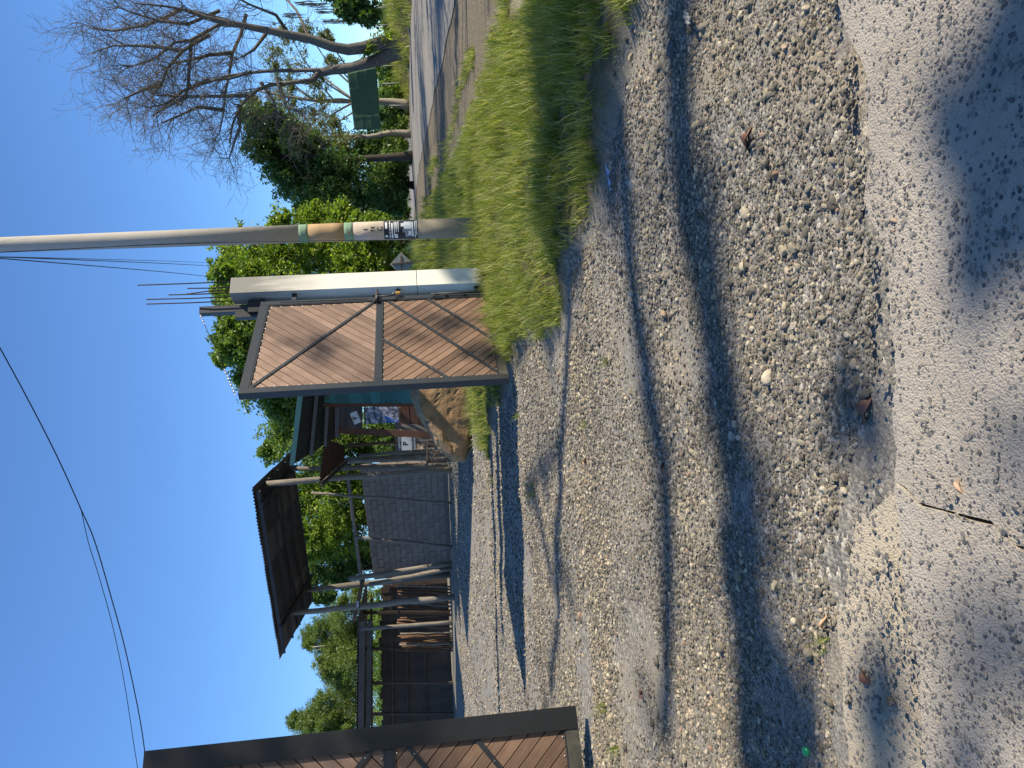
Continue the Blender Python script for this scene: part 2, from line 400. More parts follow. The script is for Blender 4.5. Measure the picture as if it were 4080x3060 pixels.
a_ = ground.data.attributes.new('veg', 'FLOAT', 'POINT'); a_.data.foreach_set('value', veg(XX, YY).astype(np.float32).ravel())
tag(ground, 'gravel and soil ground of the entrance and yard', kind='structure')

def strip(name, q0, q1, s0, s1, ds, nq, dz, mat, crown=0, edge=0):
    ss = np.concatenate([np.arange(s0, 40, ds), np.arange(40, s1, ds*5)]); tt = np.linspace(0, 1, nq)
    SS, TT = np.meshgrid(ss, tt, indexing='ij')
    qa = q0+(vnoise(SS, SS*0, .7, 21)-.5)*edge; qb = q1+(vnoise(SS, SS*0+5, .7, 22)-.5)*edge
    QQ = qa+(qb-qa)*TT
    x = QQ*RN[0]+SS*RD[0]; y = QQ*RN[1]+SS*RD[1]
    z = G(x, y)+dz+crown*(1-(2*TT-1)**2)
    i = np.arange(SS.size).reshape(SS.shape)
    f = np.stack([i[:-1, :-1], i[:-1, 1:], i[1:, 1:], i[1:, :-1]], -1).reshape(-1, 4)
    return obj_np(name, np.stack([x, y, z], -1), f, mat, smooth=True)
tag(strip('road_shoulder', 2.5, 5.1, -20, 300, .5, 12, -.012, M['shoulder'], 0, .3), 'dirt and gravel shoulder along the road', kind='structure')
tag(strip('road', 4.75, 11.2, -40, 400, .5, 20, .004, M['asphalt'], .05, .25), 'worn pale grey asphalt road', kind='structure')
def hill():
    xs_ = np.linspace(20, 420, 60); V = []; Fh = []
    for i, x in enumerate(xs_):
        hh = 16+10*sin(x*.021)+7*float(vnoise(x, 0, 30, 2)); y = 420-x*.25
        V += [(x, y, 0), (x, y, hh*.8), (x, y+60, hh)]
    for i in range(len(xs_)-1):
        for k in range(2): a = i*3+k; Fh.append((a, a+3, a+4, a+1))
    o = obj_np('hills', V, Fh, mottled('hill', (.06, .12, .05), .95, .4, .12, .3)); tag(o, 'low wooded hill far beyond the road', kind='structure')
hill()

# ------------------------------------------------------------------ concrete slabs in front (joint crack between two of them)
def slab(name, outline, dz, th, mat, label):
    ps = []
    for i, (x, y) in enumerate(outline):
        x2, y2 = outline[(i+1) % len(outline)]; L = hypot(x2-x, y2-y); n = max(1, int(L/.05))
        for k in range(n):
            t = k/n; px = x+(x2-x)*t; py = y+(y2-y)*t
            if py > -.2:
                px += float(vnoise(px*1.0, py*1.0, .07, 31)-.5)*.022; py += float(vnoise(px, py, .06, 32)-.5)*.03+float(vnoise(px, py, .25, 33)-.5)*.03
            ps.append((px, py, g(px, py)+dz))
    me = bpy.data.meshes.new(name); bm = bmesh.new()
    vs = [bm.verts.new(p) for p in ps]; f = bm.faces.new(vs)
    r = bmesh.ops.extrude_face_region(bm, geom=[f]); bmesh.ops.translate(bm, verts=[e for e in r['geom'] if isinstance(e, bmesh.types.BMVert)], vec=(0, 0, -th))
    bmesh.ops.recalc_face_normals(bm, faces=bm.faces); bm.to_mesh(me); bm.free(); me.materials.append(mat)
    tag(link(bpy.data.objects.new(name, me)), label, kind='structure')
def gxy(X, Y): p = hit(X, Y); return (p.x, p.y)
cj = [gxy(3588, 1905), gxy(3640, 1935), gxy(3700, 1990), gxy(3790, 2010), gxy(3900, 2060), gxy(3990, 2080), gxy(4079, 2160)]
edgeR = [gxy(*e) for e in ((3590, 1700), (3575, 1400), (3560, 1200), (3545, 1000), (3480, 800), (3510, 600), (3470, 300), (3400, 120), (3380, 0))]
edgeL = [gxy(*e) for e in ((3596, 1960), (3630, 2200), (3650, 2450), (3680, 2700), (3720, 2900), (3745, 3059))]
slab('concrete_slab', cj[:1]+edgeR+[(2.6, 2.35), (3.0, -1.5), (cj[-1][0]-.15, -1.5)]+cj[::-1][:-1], .022, .12, M['slab'], 'pale exposed aggregate concrete slab by the road side')
cj2 = [(x-.009, y-.010) for x, y in cj]
slab('concrete_slab', cj2+[(cj[-1][0]-.17, -1.5), (-4, -1.5), (-4, edgeL[-1][1]+.02), (-2, edgeL[-1][1]+.01)]+edgeL[::-1], .028, .12, M['slab'], 'cracked grey exposed aggregate concrete slab beyond the crack')
ap = [gxy(*e) for e in ((3420, 2060), (3400, 2240), (3390, 2400), (3340, 2470), (3370, 2620), (3380, 2800), (3400, 3059))]
slab('concrete_apron', [gxy(3560, 1965)]+ap+[(-2.2, ap[-1][1]), (-2.2, edgeL[-1][1]+.06)]+[(x, y+.012) for x, y in edgeL[::-1]], .012, .08, M['rough_slab'], 'rough crumbling concrete lip between the slab and the gravel')

# ------------------------------------------------------------------ scatter (geometry nodes: loose stones, grass)
def proto_collection(name, meshes, mat):
    c = bpy.data.collections.new(name)
    for i, me in enumerate(meshes):
        me.materials.append(mat); c.objects.link(bpy.data.objects.new(name+'_shape', me))
    return c
def scatter(name, P, rot, scl, pick, coll, mat):
    me = bpy.data.meshes.new(name); n = len(P); me.vertices.add(n); me.vertices.foreach_set('co', np.asarray(P, np.float32).ravel())
    for nm, ty, arr, key in (('rot', 'FLOAT_VECTOR', rot, 'vector'), ('scl', 'FLOAT_VECTOR', scl, 'vector'), ('pick', 'INT', pick, 'value')):
        a = me.attributes.new(nm, ty, 'POINT'); a.data.foreach_set(key, np.asarray(arr, np.int32 if ty == 'INT' else np.float32).ravel())
    me.materials.append(mat)
    o = link(bpy.data.objects.new(name, me))
    ng = bpy.data.node_groups.new(name+'_scatter', 'GeometryNodeTree')
    ng.interface.new_socket('Geometry', in_out='INPUT', socket_type='NodeSocketGeometry'); ng.interface.new_socket('Geometry', in_out='OUTPUT', socket_type='NodeSocketGeometry')
    N = ng.nodes; gi = N.new('NodeGroupInput'); go = N.new('NodeGroupOutput'); iop = N.new('GeometryNodeInstanceOnPoints'); ci = N.new('GeometryNodeCollectionInfo')
    ci.inputs[0].default_value = coll; ci.inputs['Separate Children'].default_value = True; ci.inputs['Reset Children'].default_value = True
    iop.inputs['Pick Instance'].default_value = True
    def na(nm, ty):
        a = N.new('GeometryNodeInputNamedAttribute'); a.data_type = ty; a.inputs[0].default_value = nm; return a.outputs['Attribute']
    L = ng.links.new
    L(gi.outputs[0], iop.inputs['Points']); L(ci.outputs[0], iop.inputs['Instance']); L(na('pick', 'INT'), iop.inputs['Instance Index'])
    e2r = N.new('FunctionNodeEulerToRotation'); L(na('rot', 'FLOAT_VECTOR'), e2r.inputs[0]); L(e2r.outputs[0], iop.inputs['Rotation'])
    L(na('scl', 'FLOAT_VECTOR'), iop.inputs['Scale']); L(iop.outputs[0], go.inputs[0])
    md = o.modifiers.new('scatter', 'NODES'); md.node_group = ng
    return o
def pebble_meshes(n, sub=2):
    out = []
    for i in range(n):
        bm = bmesh.new(); bmesh.ops.create_icosphere(bm, subdivisions=sub, radius=.5)
        ph = [random.uniform(0, 6.28) for _ in range(6)]; ang = i % 2
        cuts = [(Vector((random.gauss(0, 1), random.gauss(0, 1), random.gauss(0, 1))).normalized(), random.uniform(.26, .40)) for _ in range(7 if ang else 2)]
        for v in bm.verts:
            p = v.co; k = 1+.16*sin(3.1*p.x+ph[0])*cos(4*p.y+ph[1])+.12*sin(5*p.z+ph[2]+2*p.x)
            v.co = p*k
            for nrm, d in cuts:
                e = v.co.dot(nrm)-d
                if e > 0: v.co -= nrm*e
        me = bpy.data.meshes.new('pebble'); bm.to_mesh(me); bm.free()
        me.polygons.foreach_set('use_smooth', [not ang]*len(me.polygons)); out.append(me)
    return out
PEB = proto_collection('pebble', pebble_meshes(10), M['pebble'])
def rand_in_view(y0, y1, n, m=.62):
    # uniform over the ground wedge that the camera sees, a little wider
    y = np.sqrt(rng.random(n)*(y1**2-y0**2)+y0**2); x = (rng.random(n)*2-1)*(m*y+.25); return x, y
def scatter_pebbles():
    Pl = []; Sl = []
    for y0, y1, n, smin, smax, sand in ((1.95, 3.4, 34000, .006, .0140, .40), (1.95, 4.2, 9000, .012, .030, .5), (3.0, 5.8, 36000, .0085, .022, .42), (5.0, 8.5, 34000, .015, .032, .42), (8.0, 13, 26000, .020, .038, .45), (12.5, 24, 26000, .030, .055, .5), (1.95, 7, 420, .030, .052, .3)):
        x, y = rand_in_view(y0, y1, n); v = veg(x, y)
        cl = vnoise(x, y, .55, 41)*.6+vnoise(x, y, .18, 42)*.4
        lanes = .10*np.cos((x*.92+.1*y)*2.6)
        keep = (v < .25+.5*rng.random(len(x))*(vnoise(x, y, .3, 8) > .55)) & (cl+lanes > sand*.95*rng.random(len(x))**.4) & (Q(x, y) < 2.4)
        edge = np.interp(x, [-2.5, -1.2, -.6, 0, .4, .7, 1.2, 3], [2.38, 2.36, 2.28, 1.99, 1.99, 2.03, 2.07, 2.15])
        keep &= (y > edge+(vnoise(x, y, .1, 7)-.5)*.14) | (rng.random(len(x)) < .012)
        x = x[keep]; y = y[keep]; s = smin+(smax-smin)*rng.random(len(x))**1.8
        Pl.append((x, y)); Sl.append(s)
    x = np.concatenate([p[0] for p in Pl]); y = np.concatenate([p[1] for p in Pl]); s = np.concatenate(Sl)
    n = len(x); fl = .45+.45*rng.random(n)
    on = y < np.interp(x, [-2.5, -1.2, -.6, 0, .4, .7, 1.2, 3], [2.3, 2.28, 2.2, 2.0, 2.0, 2.06, 2.1, 2.2])
    z = G(x, y)+bumps(x, y)+s*fl*.22*(.2+1.1*rng.random(n))+np.where(on, .02, 0)
    rot = np.stack([rng.normal(0, .25, n), rng.normal(0, .25, n), rng.random(n)*6.28], -1)
    scl = np.stack([s*(1+.5*rng.random(n)), s*(.75+.4*rng.random(n)), s*fl], -1)
    o = scatter('gravel', np.stack([x, y, z], -1), rot, scl, rng.integers(0, 10, n), PEB, M['pebble'])
    tag(o, 'loose grey and tan gravel stones covering the driveway', 'gravel', kind='stuff')
scatter_pebbles()
AGG = proto_collection('aggregate', pebble_meshes(10), M['aggregate'])
def slab_stones():
    x, y = rand_in_view(1.25, 2.4, 15000, .75)
    edge = np.interp(x, [-2.5, -1.2, -.6, 0, .4, .7, 1.2, 3], [2.34, 2.3, 2.24, 1.97, 1.97, 2.03, 2.08, 2.1])
    k = (y < edge-.03) & (vnoise(x, y, .22, 61)*.6+vnoise(x, y, .07, 62)*.5 > .35+.35*rng.random(len(x))); x, y = x[k], y[k]; n = len(x); s = .0045+.0135*rng.random(n)**2.4; fl = .25+.3*rng.random(n)
    z = G(x, y)+np.where(y > np.interp(x, [-1.3, -.35], [2.06, 2.0]), .015, np.where(x < -.3, .031, .025))-s*fl*.40
    rot = np.stack([rng.normal(0, .12, n), rng.normal(0, .12, n), rng.random(n)*6.28], -1)
    o = scatter('slab_aggregate', np.stack([x, y, z], -1), rot, np.stack([s*1.3, s, s*fl], -1), rng.integers(0, 5, n)*2+1, AGG, M['aggregate'])
    tag(o, 'dark stones bedded in the concrete slab surface', 'stones', kind='stuff')
slab_stones()

def tuft_mesh(nb, L0, L1, spread, wd, droop):
    V = []; Fc = []; T = []
    for b in range(nb):
        a = random.uniform(0, 2*pi); L = random.uniform(L0, L1); r = random.uniform(0, spread); ln = random.uniform(.15, .9)*droop
        bx, by = r*cos(a*1.7), r*sin(a*1.7); dx, dy = cos(a), sin(a); tv = random.random(); segs = 4; w0 = wd*random.uniform(.7, 1.2)
        for i in range(segs+1):
            t = i/segs; h = L*(t-.32*ln*t*t); o = L*ln*.75*t*t+L*.12*t; ww = w0*(1-t)**.7*.5 if i < segs else .0003
            for sg in (-1, 1): V.append((bx+dx*o-dy*ww*sg, by+dy*o+dx*ww*sg, h)); T.append(tv)
        n = len(V)-2*(segs+1)
        for i in range(segs): Fc.append((n+2*i, n+2*i+1, n+2*i+3, n+2*i+2))
    me = mesh_np('grass_tuft', V, Fc); a = me.attributes.new('tint', 'FLOAT', 'POINT'); a.data.foreach_set('value', np.array(T, np.float32)); return me
TUFT = proto_collection('grass_tuft', [tuft_mesh(12, .05, .17, .07, .0095, 1.3) for _ in range(6)]+[tuft_mesh(7, .12, .27, .05, .0075, 1.2) for _ in range(2)], M['grass'])
def scatter_grass():
    Pl = []
    for y0, y1, n, sc, m_ in ((2.4, 6, 9000, .72, .62), (5.5, 12.5, 24000, .85, .62), (12, 24, 14000, 1.2, .55), (22, 62, 15000, 2.4, .56)):
        x, y = rand_in_view(y0, y1, n, m_); v = veg(x, y)*(.15+.75*vnoise(x, y, .35, 51)+.5*vnoise(x, y, .12, 53))
        if y0 > 20: v = v*(1+0*x)
        k = (v > .30+.5*rng.random(len(x)))
        # nothing grows where the gate leaves swing shut onto the steel
        Pl.append((x[k], y[k], np.full(k.sum(), sc)))
    x, y, s = (np.concatenate([p[i] for p in Pl]) for i in range(3)); n = len(x)
    q = Q(x, y); hgt = .30+1.15*vnoise(x, y, .42, 52)**1.4+.5*rng.random(n)
    hgt *= np.where((q > 2.1) & (q < 3.4), .8, 1.3)
    e = np.interp(y, QE_Y, QE_Q); hgt *= np.where(q-e < .35, .7, 1)
    pick = np.where(rng.random(n) < .22, rng.integers(6, 8, n), rng.integers(0, 6, n))
    rot = np.stack([rng.normal(0, .15, n), rng.normal(0, .15, n), rng.random(n)*6.28], -1)
    scl = np.stack([s*(.8+.5*rng.random(n))]*2+[s*hgt], -1)
    o = scatter('grass', np.stack([x, y, G(x, y)+bumps(x, y)-.01], -1), rot, scl, pick, TUFT, M['grass'])
    tag(o, 'long green grass growing along the road verge and by the gate', 'grass', kind='stuff')
scatter_grass()

#PART2
# ------------------------------------------------------------------ gate leaves
def clip_rect(poly, x0, x1, z0, z1):
    for ax, lim, sg in ((0, x0, 1), (0, x1, -1), (1, z0, 1), (1, z1, -1)):
        out = []
        for i in range(len(poly)):
            a, b = poly[i], poly[(i+1) % len(poly)]; da, db = (a[ax]-lim)*sg, (b[ax]-lim)*sg
            if da >= 0: out.append(a)
            if (da >= 0) != (db >= 0):
                t = da/(da-db); out.append((a[0]+(b[0]-a[0])*t, a[1]+(b[1]-a[1])*t))
        poly = out
        if len(poly) < 3: return []
    return poly
def gate_leaf(origin, rz, W, Hh, label, stile_l=.085, stile_mat=None, right_mat=None):
    """local x: 0 = left edge as seen from the road .. W, y: thickness to the back, z: 0 = bottom"""
    root = empty('gate_leaf', origin, rz); tag(root, label, 'gate', 'the two leaves of the entrance gate')
    st, rl, mid = .085, .085, 1.465
    fm = M['black_steel']
    MB().box((0, 0, 0), (stile_l, .09, Hh)).build('stile', stile_mat or fm, root, bevel=.003)
    MB().box((W-st, 0, 0), (W, .09, Hh)).build('stile', right_mat or fm, root, bevel=.003)
    MB().box((stile_l, .002, Hh-.10), (W-st, .088, Hh)).build('top_rail', fm, root, bevel=.003)
    MB().box((stile_l, .002, 0), (W-st, .088, .10)).build('bottom_rail', M['dusty_steel'], root, bevel=.003)
    MB().box((stile_l, .004, mid-.03), (W-st, .06, mid+.03)).build('middle_rail', fm, root, bevel=.002)
    # thin inner lips around the panels
    lp = MB()
    for z0, z1 in ((.10, mid-.03), (mid+.03, Hh-.10)):
        lp.box((stile_l, .006, z0), (stile_l+.016, .03, z1)); lp.box((W-st-.016, .006, z0), (W-st, .03, z1))
        lp.box((stile_l+.016, .006, z0), (W-st-.016, .03, z0+.014)); lp.box((stile_l+.016, .006, z1-.014), (W-st-.016, .03, z1))
    lp.build('panel_lip', fm, root)
    MB().box((stile_l-.01, .047, .06), (W-st+.01, .053, Hh-.06)).build('gap_block_sheet', M['dull_black_steel'], root)  # added dark sheet, stops light showing through the plank gaps
    riv = MB(); pw = .094; r2 = sqrt(.5)
    def rivet(x, z, y):
        riv.tube([(x, y, z), (x, y-.004, z), (x, y-.006, z)], [.008, .007, .003], 6)
    for (z0, z1, sg) in ((mid+.03, Hh-.10, 1), (.10, mid-.03, -1)):
        x0, x1 = stile_l+.012, W-st-.012; cx, cz = (x0+x1)/2, (z0+z1)/2
        ux, uz = (r2, r2*sg); vx, vz = (-uz, ux)                       # plank direction / across
        R = ((x1-x0)+(z1-z0))*r2/2+pw; k = -int(R/pw)-1
        while k*pw < R:
            a, b = k*pw+.0034, (k+1)*pw-.0034; k += 1
            pl = [(cx+ux*t+vx*s_, cz+uz*t+vz*s_) for t, s_ in ((-3, a), (3, a), (3, b), (-3, b))]
            pl = clip_rect(pl, x0, x1, z0+.01, z1-.01)
            if len(pl) < 3: continue
            mx = sum(p[0] for p in pl)/len(pl); mz = sum(p[1] for p in pl)/len(pl)
            ar = abs(sum(pl[i][0]*pl[(i+1) % len(pl)][1]-pl[(i+1) % len(pl)][0]*pl[i][1] for i in range(len(pl))))/2
            if ar < .0008: continue
            d = random.uniform(-.0015, .0015); yf = .020+d
            loc = [((p[0]-mx)*ux+(p[1]-mz)*uz, (p[0]-mx)*vx+(p[1]-mz)*vz) for p in pl]
            o = MB().poly([(p[0], 0, p[1]) for p in loc], (0, -1, 0), .024).build('plank', M['plank' if sg > 0 else 'fresh_plank'], root, bevel=.002)
            o.location = (mx, yf, mz); o.rotation_euler = (0, atan2(-uz, ux), 0)
            # rivets where the plank meets the stiles and the rails
            for i in range(len(pl)):
                p, q = pl[i], pl[(i+1) % len(pl)]; ex = (p[0]+q[0])/2; ez = (p[1]+q[1])/2
                if hypot(p[0]-q[0], p[1]-q[1]) < .04: continue
                if abs(p[0]-q[0]) < 1e-4: rivet(ex+(.022 if ex < cx else -.022), ez, yf-.001)
                elif abs(p[1]-q[1]) < 1e-4: rivet(ex, ez+(.018 if ez < cz else -.018), yf-.001)
    # flat bar braces in front of the planks
    def brace2(p, q):
        d = Vector((q[0]-p[0], 0, q[1]-p[1])); L = d.length; a = atan2(d.z, d.x)
        o = MB().box((0, -.0045, -.019), (L, .0045, .019)).build('brace', fm, root); o.location = (p[0], .0125, p[1]); o.rotation_euler = (0, -a, 0)
        for i in range(6):
            t = (i+.5)/6; riv.tube([(p[0]+d.x*t, .008, p[1]+d.z*t), (p[0]+d.x*t, .003, p[1]+d.z*t)], [.007, .005], 6)
    brace2((stile_l-.02, Hh-.08), (W-st+.02, mid+.04))
    brace2((W-st+.01, mid-.08), (stile_l+.0, .07))
    brace2((W*.50, mid-.02), (stile_l-.02, mid-.80))
    brace2((W-st+.01, mid-.60), (W*.42, .09))
    rv = riv.build('rivets', M['steel'], root); rv['kind'] = 'stuff'
    return root
ga = Vector((.067, 8.62, .358)); gb = Vector((1.235, 10.12, .358)); gd = gb-ga
GW = gd.length; GH = 2.97; grz = atan2(gd.y, gd.x)
right_gate = gate_leaf(ga, grz, GW, GH, 'open gate leaf of diagonal reddish planks beside the concrete pillar')
# bolts and latch furniture on the right leaf (local coordinates, front is -y)
MB().tube([(GW-.16, -.035, 1.50), (GW+.10, -.035, 1.50)], .022, 10).build('bolt', M['black_steel'], right_gate, True)
MB().box((GW-.14, -.012, 1.45), (GW-.02, 0, 1.55)).box((GW+.02, -.01, 1.44), (GW+.05, .05, 1.56)).build('bolt_plate', M['black_steel'], right_gate)
MB().tube([(GW-.07, -.045, 1.50), (GW-.075, -.05, 1.32), (GW-.04, -.05, 1.27), (GW-.01, -.05, 1.30)], .010, 8).build('bolt_handle', M['black_steel'], right_gate, True)
MB().tube([(GW-.045, -.03, .80), (GW-.045, -.03, .05)], .012, 8).tube([(GW-.045, -.03, .80), (GW-.085, -.045, .80), (GW-.085, -.045, .70)], .010, 8).build('drop_bolt', M['black_steel'], right_gate, True)
for z_ in (.36, .60): MB().box((GW-.075, -.03, z_), (GW-.02, -.002, z_+.025)).build('bolt_guide', M['black_steel'], right_gate)
MB().box((GW-.05, -.006, 1.62), (GW-.036, -.001, GH-.25)).build('edge_strip', M['black_steel'], right_gate)
def gl(root, p): return Matrix.Translation(root.location) @ Matrix.Rotation(root.rotation_euler.z, 4, 'Z') @ Vector(p)
def padlock():
    c = gl(right_gate, (GW-.01, -.05, 1.235)); o = empty('padlock', c, grz)
    MB().box((-.03, -.012, -.035), (.03, .012, .025)).build('body', M['brass'], o, bevel=.006)
    MB().tube([(-.018, 0, .02), (-.018, 0, .05), (-.010, 0, .063), (.010, 0, .063), (.018, 0, .05), (.018, 0, .02)], .0055, 8).build('shackle', M['steel'], o, True)
    tag(o, 'brass padlock hanging from the gate bolt', 'padlock')
padlock()
# left leaf: its far edge stands nearest the drive
lr = hit(2338, 2806); lth = radians(24); LW = 1.88
lo = Vector((lr.x-cos(lth)*LW, lr.y-sin(lth)*LW, lr.z+.09)); ltop = at(575, 2990, lr.y).z
left_gate = gate_leaf(lo, lth, LW, ltop-lo.z, 'shaded gate leaf of dark diagonal planks at the picture edge', right_mat=M['dull_black_steel'])
# widened matte stile of the left leaf
MB().box((LW-.165, -.006, .0), (LW-.002, -.001, ltop-lo.z)).build('stile_cover', M['dull_black_steel'], left_gate)

# ------------------------------------------------------------------ concrete pillars
def pillar(name, c, rz, s_, z0, z1, label, cat='pillar', group='gate pillars'):
    root = empty(name, (c[0], c[1], z0), rz); tag(root, label, cat, group)
    hgt = z1-z0; j = 1.02
    MB().box((-s_/2, -s_/2, -.3), (s_/2, s_/2, j-.003)).build('lower_block', M['pillar'], root, bevel=.006)
    MB().box((-s_/2+.001, -s_/2+.001, j+.003), (s_/2-.001, s_/2-.001, hgt)).build('upper_block', M['pillar'], root, bevel=.006)
    MB().box((-s_/2+.006, -s_/2+.006, j-.01), (s_/2-.006, s_/2-.006, j+.01)).build('joint', M['mortar'], root)
    return root
def pillar_mat():
    t = NT('pillar'); p = t.co(); sp_ = t.n('ShaderNodeSeparateXYZ'); t.l(p, sp_.inputs[0])
    n = t.noise(p, 7, 6, .65); n3 = t.n('ShaderNodeMapping'); n3.inputs['Scale'].default_value = (14, 14, 1.2); t.l(p, n3.inputs[0])
    streak = t.noise(n3.outputs[0], 1.5, 5, .6)
    c = t.mix(n, (.64, .61, .53), (.76, .73, .65))
    zt = t.math('MULTIPLY', t.math('SUBTRACT', sp_.outputs[2], 2.15), 1.1)
    wet = t.math('MULTIPLY', t.math('MAXIMUM', zt, 0.0), streak)
    c = t.mix(t.math('MINIMUM', t.math('MULTIPLY', wet, 1.5), .8), c, (.14, .135, .125, 1))
    c = t.mix(t.math('MULTIPLY', t.math('MAXIMUM', t.math('SUBTRACT', .35, sp_.outputs[2]), 0.0), 1.8), c, (.45, .30, .16, 1))
    t.col(c).set(.88, .2).bump(t.noise(p, 60, 5, .7), .002); return t.m
M['pillar'] = pillar_mat()
me_ = at(1955, 1125, 10.30); PS = .26; pa = radians(29)
pc = Vector((me_.x+.5*PS*(cos(pa)-sin(pa)), me_.y+.5*PS*(sin(pa)+cos(pa))))
ptop = at(917, 1182, 10.33).z
rp = pillar('gate_pillar', pc, pa, PS, g(pc.x, pc.y), ptop, 'pale concrete gate pillar with bare rods sticking out of its top')
rods = [(-.09, -.09, .78), (.09, -.09, 1.17), (.09, .09, .62), (-.09, .09, 1.1), (0, -.09, .55), (-.02, .09, 1.12)]
for dx, dy, L in rods:
    b = Vector((dx, dy, ptop-rp.location.z-.05)); MB().tube([b, b+Vector((.0, .0, L*.5+.05)), b+Vector((random.uniform(-.03, .03), random.uniform(-.03, .03), L+.05))], .008, 6).build('rebar', M['rebar'], rp, True)
MB().box((-PS/2-.10, -.07, 1.25), (-PS/2, -.03, 1.31)).box((-PS/2-.10, -.07, .2), (-PS/2, -.03, .26)).box((-PS/2-.10, -.07, 2.6), (-PS/2, -.03, 2.66)).build('hinge', M['black_steel'], rp)
# black steel post standing behind the pillar: carries the stay cable
sp0 = at(1010, 1232, 10.45); sp1 = at(798, 1237, 10.45)
stp = empty('steel_post', (sp0.x, sp0.y, g(sp0.x, sp0.y)), radians(20)); tag(stp, 'black steel post rising behind the pillar with a stay cable', 'post')
MB().box((-.05, -.05, -.2), (.05, .05, sp1.z-stp.location.z)).build('column', M['black_steel'], stp, bevel=.004)
MB().box((-.09, -.10, sp0.z-stp.location.z-.16), (.09, -.051, sp0.z-stp.location.z+.05)).build('bracket', M['dull_black_steel'], stp, bevel=.004)
MB().box((-.14, -.06, sp0.z-stp.location.z-.12), (-.051, .03, sp0.z-stp.location.z+.22)).build('clamp', M['black_steel'], stp, bevel=.004)
ct0 = Vector((sp1.x-.06, sp1.y-.05, sp1.z-.01)); ct1 = gl(right_gate, (.02, .04, GH+.03))
cab = empty('stay_cable', ct1); tag(cab, 'thin stay cable from the steel post to the gate top with turnbuckles', 'cable')
def seg(a, b): return [tuple(ct1+(ct0-ct1)*t-ct1) for t in (a, b)]
MB().tube(seg(.30, .86), .0045, 6).build('wire', M['cable'], cab, True)
for a, b in ((.0, .30), (.86, 1.0)):
    mb = MB(); n = 9 if a == 0 else 4
    for i in range(n):
        t0 = a+(b-a)*i/n; t1 = a+(b-a)*(i+.8)/n; mb.tube(seg(t0, t1), .010 if i % 2 else .006, 6)
    mb.build('turnbuckle', M['steel'], cab, True)
# far left pillar carries the other leaf (out of the picture)
lp_ = lo+Vector((-.22*cos(lth), -.22*sin(lth), 0))
pillar('gate_pillar', lp_, lth, PS, g(lp_.x, lp_.y), ptop-.1, 'pale concrete gate pillar outside the picture edge by the shaded leaf')

# ------------------------------------------------------------------ utility pole
pb = Vector((2.28, 11.03, g(2.28, 11.03))); pt_ = at(0, 976, 11.03)
pdir = (pt_-pb); PT = pb+pdir*1.42; PL = (PT-pb).length
def pole_r(z): return .142-.0062*z
def pole_c(t): return Vector((pdir.x*1.42*t, pdir.y*1.42*t, pdir.z*1.42*t))
def pole_mat(name, c, var=.14): return mottled(name, c, .9, var, 7, .006, .15, (1, 1, .5))
M['pole'] = pole_mat('pole_concrete', (.40, .37, .33)); M['pole_green'] = pole_mat('pole_green', (.20, .30, .20)); M['pole_ochre'] = pole_mat('pole_ochre', (.40, .275, .15))
M['pole_low_shade'] = pole_mat('pole_low_shade', (.27, .235, .17)); M['pole_mid'] = pole_mat('pole_mid', (.42, .35, .28))  # the low tone has the shade at the pole foot painted in
pole = empty('utility_pole', pb); tag(pole, 'tall tapering concrete utility pole with faded green and ochre bands', 'utility pole')
def zpole(X): return (at(X, 940, 11.03).z-pb.z)/(PT.z-pb.z)
def pole_seg(name, t0, t1, mat, dr=0):
    MB().tube([pole_c(t0+(t1-t0)*k/3) for k in range(4)], [pole_r((t0+(t1-t0)*k/3)*PL)+dr for k in range(4)], 28).build(name, mat, pole, True)
T = {k: zpole(v) for k, v in dict(low=1668, fly0=1532, b3=1411, b2=1375, b1=1232, b0=1195).items()}
pole_seg('shade_toned_base', -.02, T['low'], M['pole_low_shade']); pole_seg('shaft', T['low'], T['b3'], M['pole_mid'])
pole_seg('painted_band', T['b3'], T['b2'], M['pole_green']); pole_seg('painted_band', T['b2'], T['b1'], M['pole_ochre'])
pole_seg('painted_band', T['b1'], T['b0'], M['pole_green']); pole_seg('shaft', T['b0'], 1, M['pole'])
def wrap_patch(zc0, zc1, a0, a1, dr, n=10, org=None):
    """curved patch on the pole; angle measured from the direction to the camera, + to the right"""
    base = atan2(-pb.y, -pb.x); V = []; Fc = []
    for i in range(2):
        t = (zc0, zc1)[i]
        for k in range(n+1):
            a = base+(a0+(a1-a0)*k/n); c = pole_c(t); r = pole_r(t*PL)+dr
            V.append((c.x+r*cos(a), c.y+r*sin(a), c.z))
    for k in range(n): Fc.append((k, k+1, n+2+k, n+1+k))
    return V, Fc
def patch_obj(name, zc0, zc1, a0, a1, dr, mat, parent, n=10):
    V, Fc = wrap_patch(zc0, zc1, a0, a1, dr, n); return obj_np(name, V, Fc, mat, parent, True)
# letters I N C one above the other
def letter(strokes, X0, X1, aw, nm='painted_letter'):
    base = atan2(-pb.y, -pb.x); mb = MB()
    def P(u, v):
        X = X1+(X0-X1)*v; t = zpole(X); a = base+radians(12)+aw*(u-.5); c = pole_c(t); r = pole_r(t*PL)+.0015; return Vector((c.x+r*cos(a), c.y+r*sin(a), c.z))
    for st in strokes:
        for (a, b) in zip(st[:-1], st[1:]):
            mb.beam(P(*a), P(*b), .011, .002, P(*a).xy.to_3d()-pole_c(zpole(X0)).xy.to_3d())
    mb.build(nm, M['paint_dark'], pole)
letter([[(.5, 0), (.5, 1)]], 1452, 1468, .3)
letter([[(0, 0), (0, 1), (1, 0), (1, 1)]], 1480, 1496, .38)
letter([[(1, 1), (.4, 1), (0, .6), (0, .3), (.4, 0), (1, 0), (1, .35)]], 1508, 1526, .36)
MB().tube([pole_c(zpole(1392))+Vector((-.05, -.128, 0)), pole_c(zpole(1396))+Vector((-.02, -.138, 0))], .006, 5).build('paint_smear', M['paint_red'], pole)
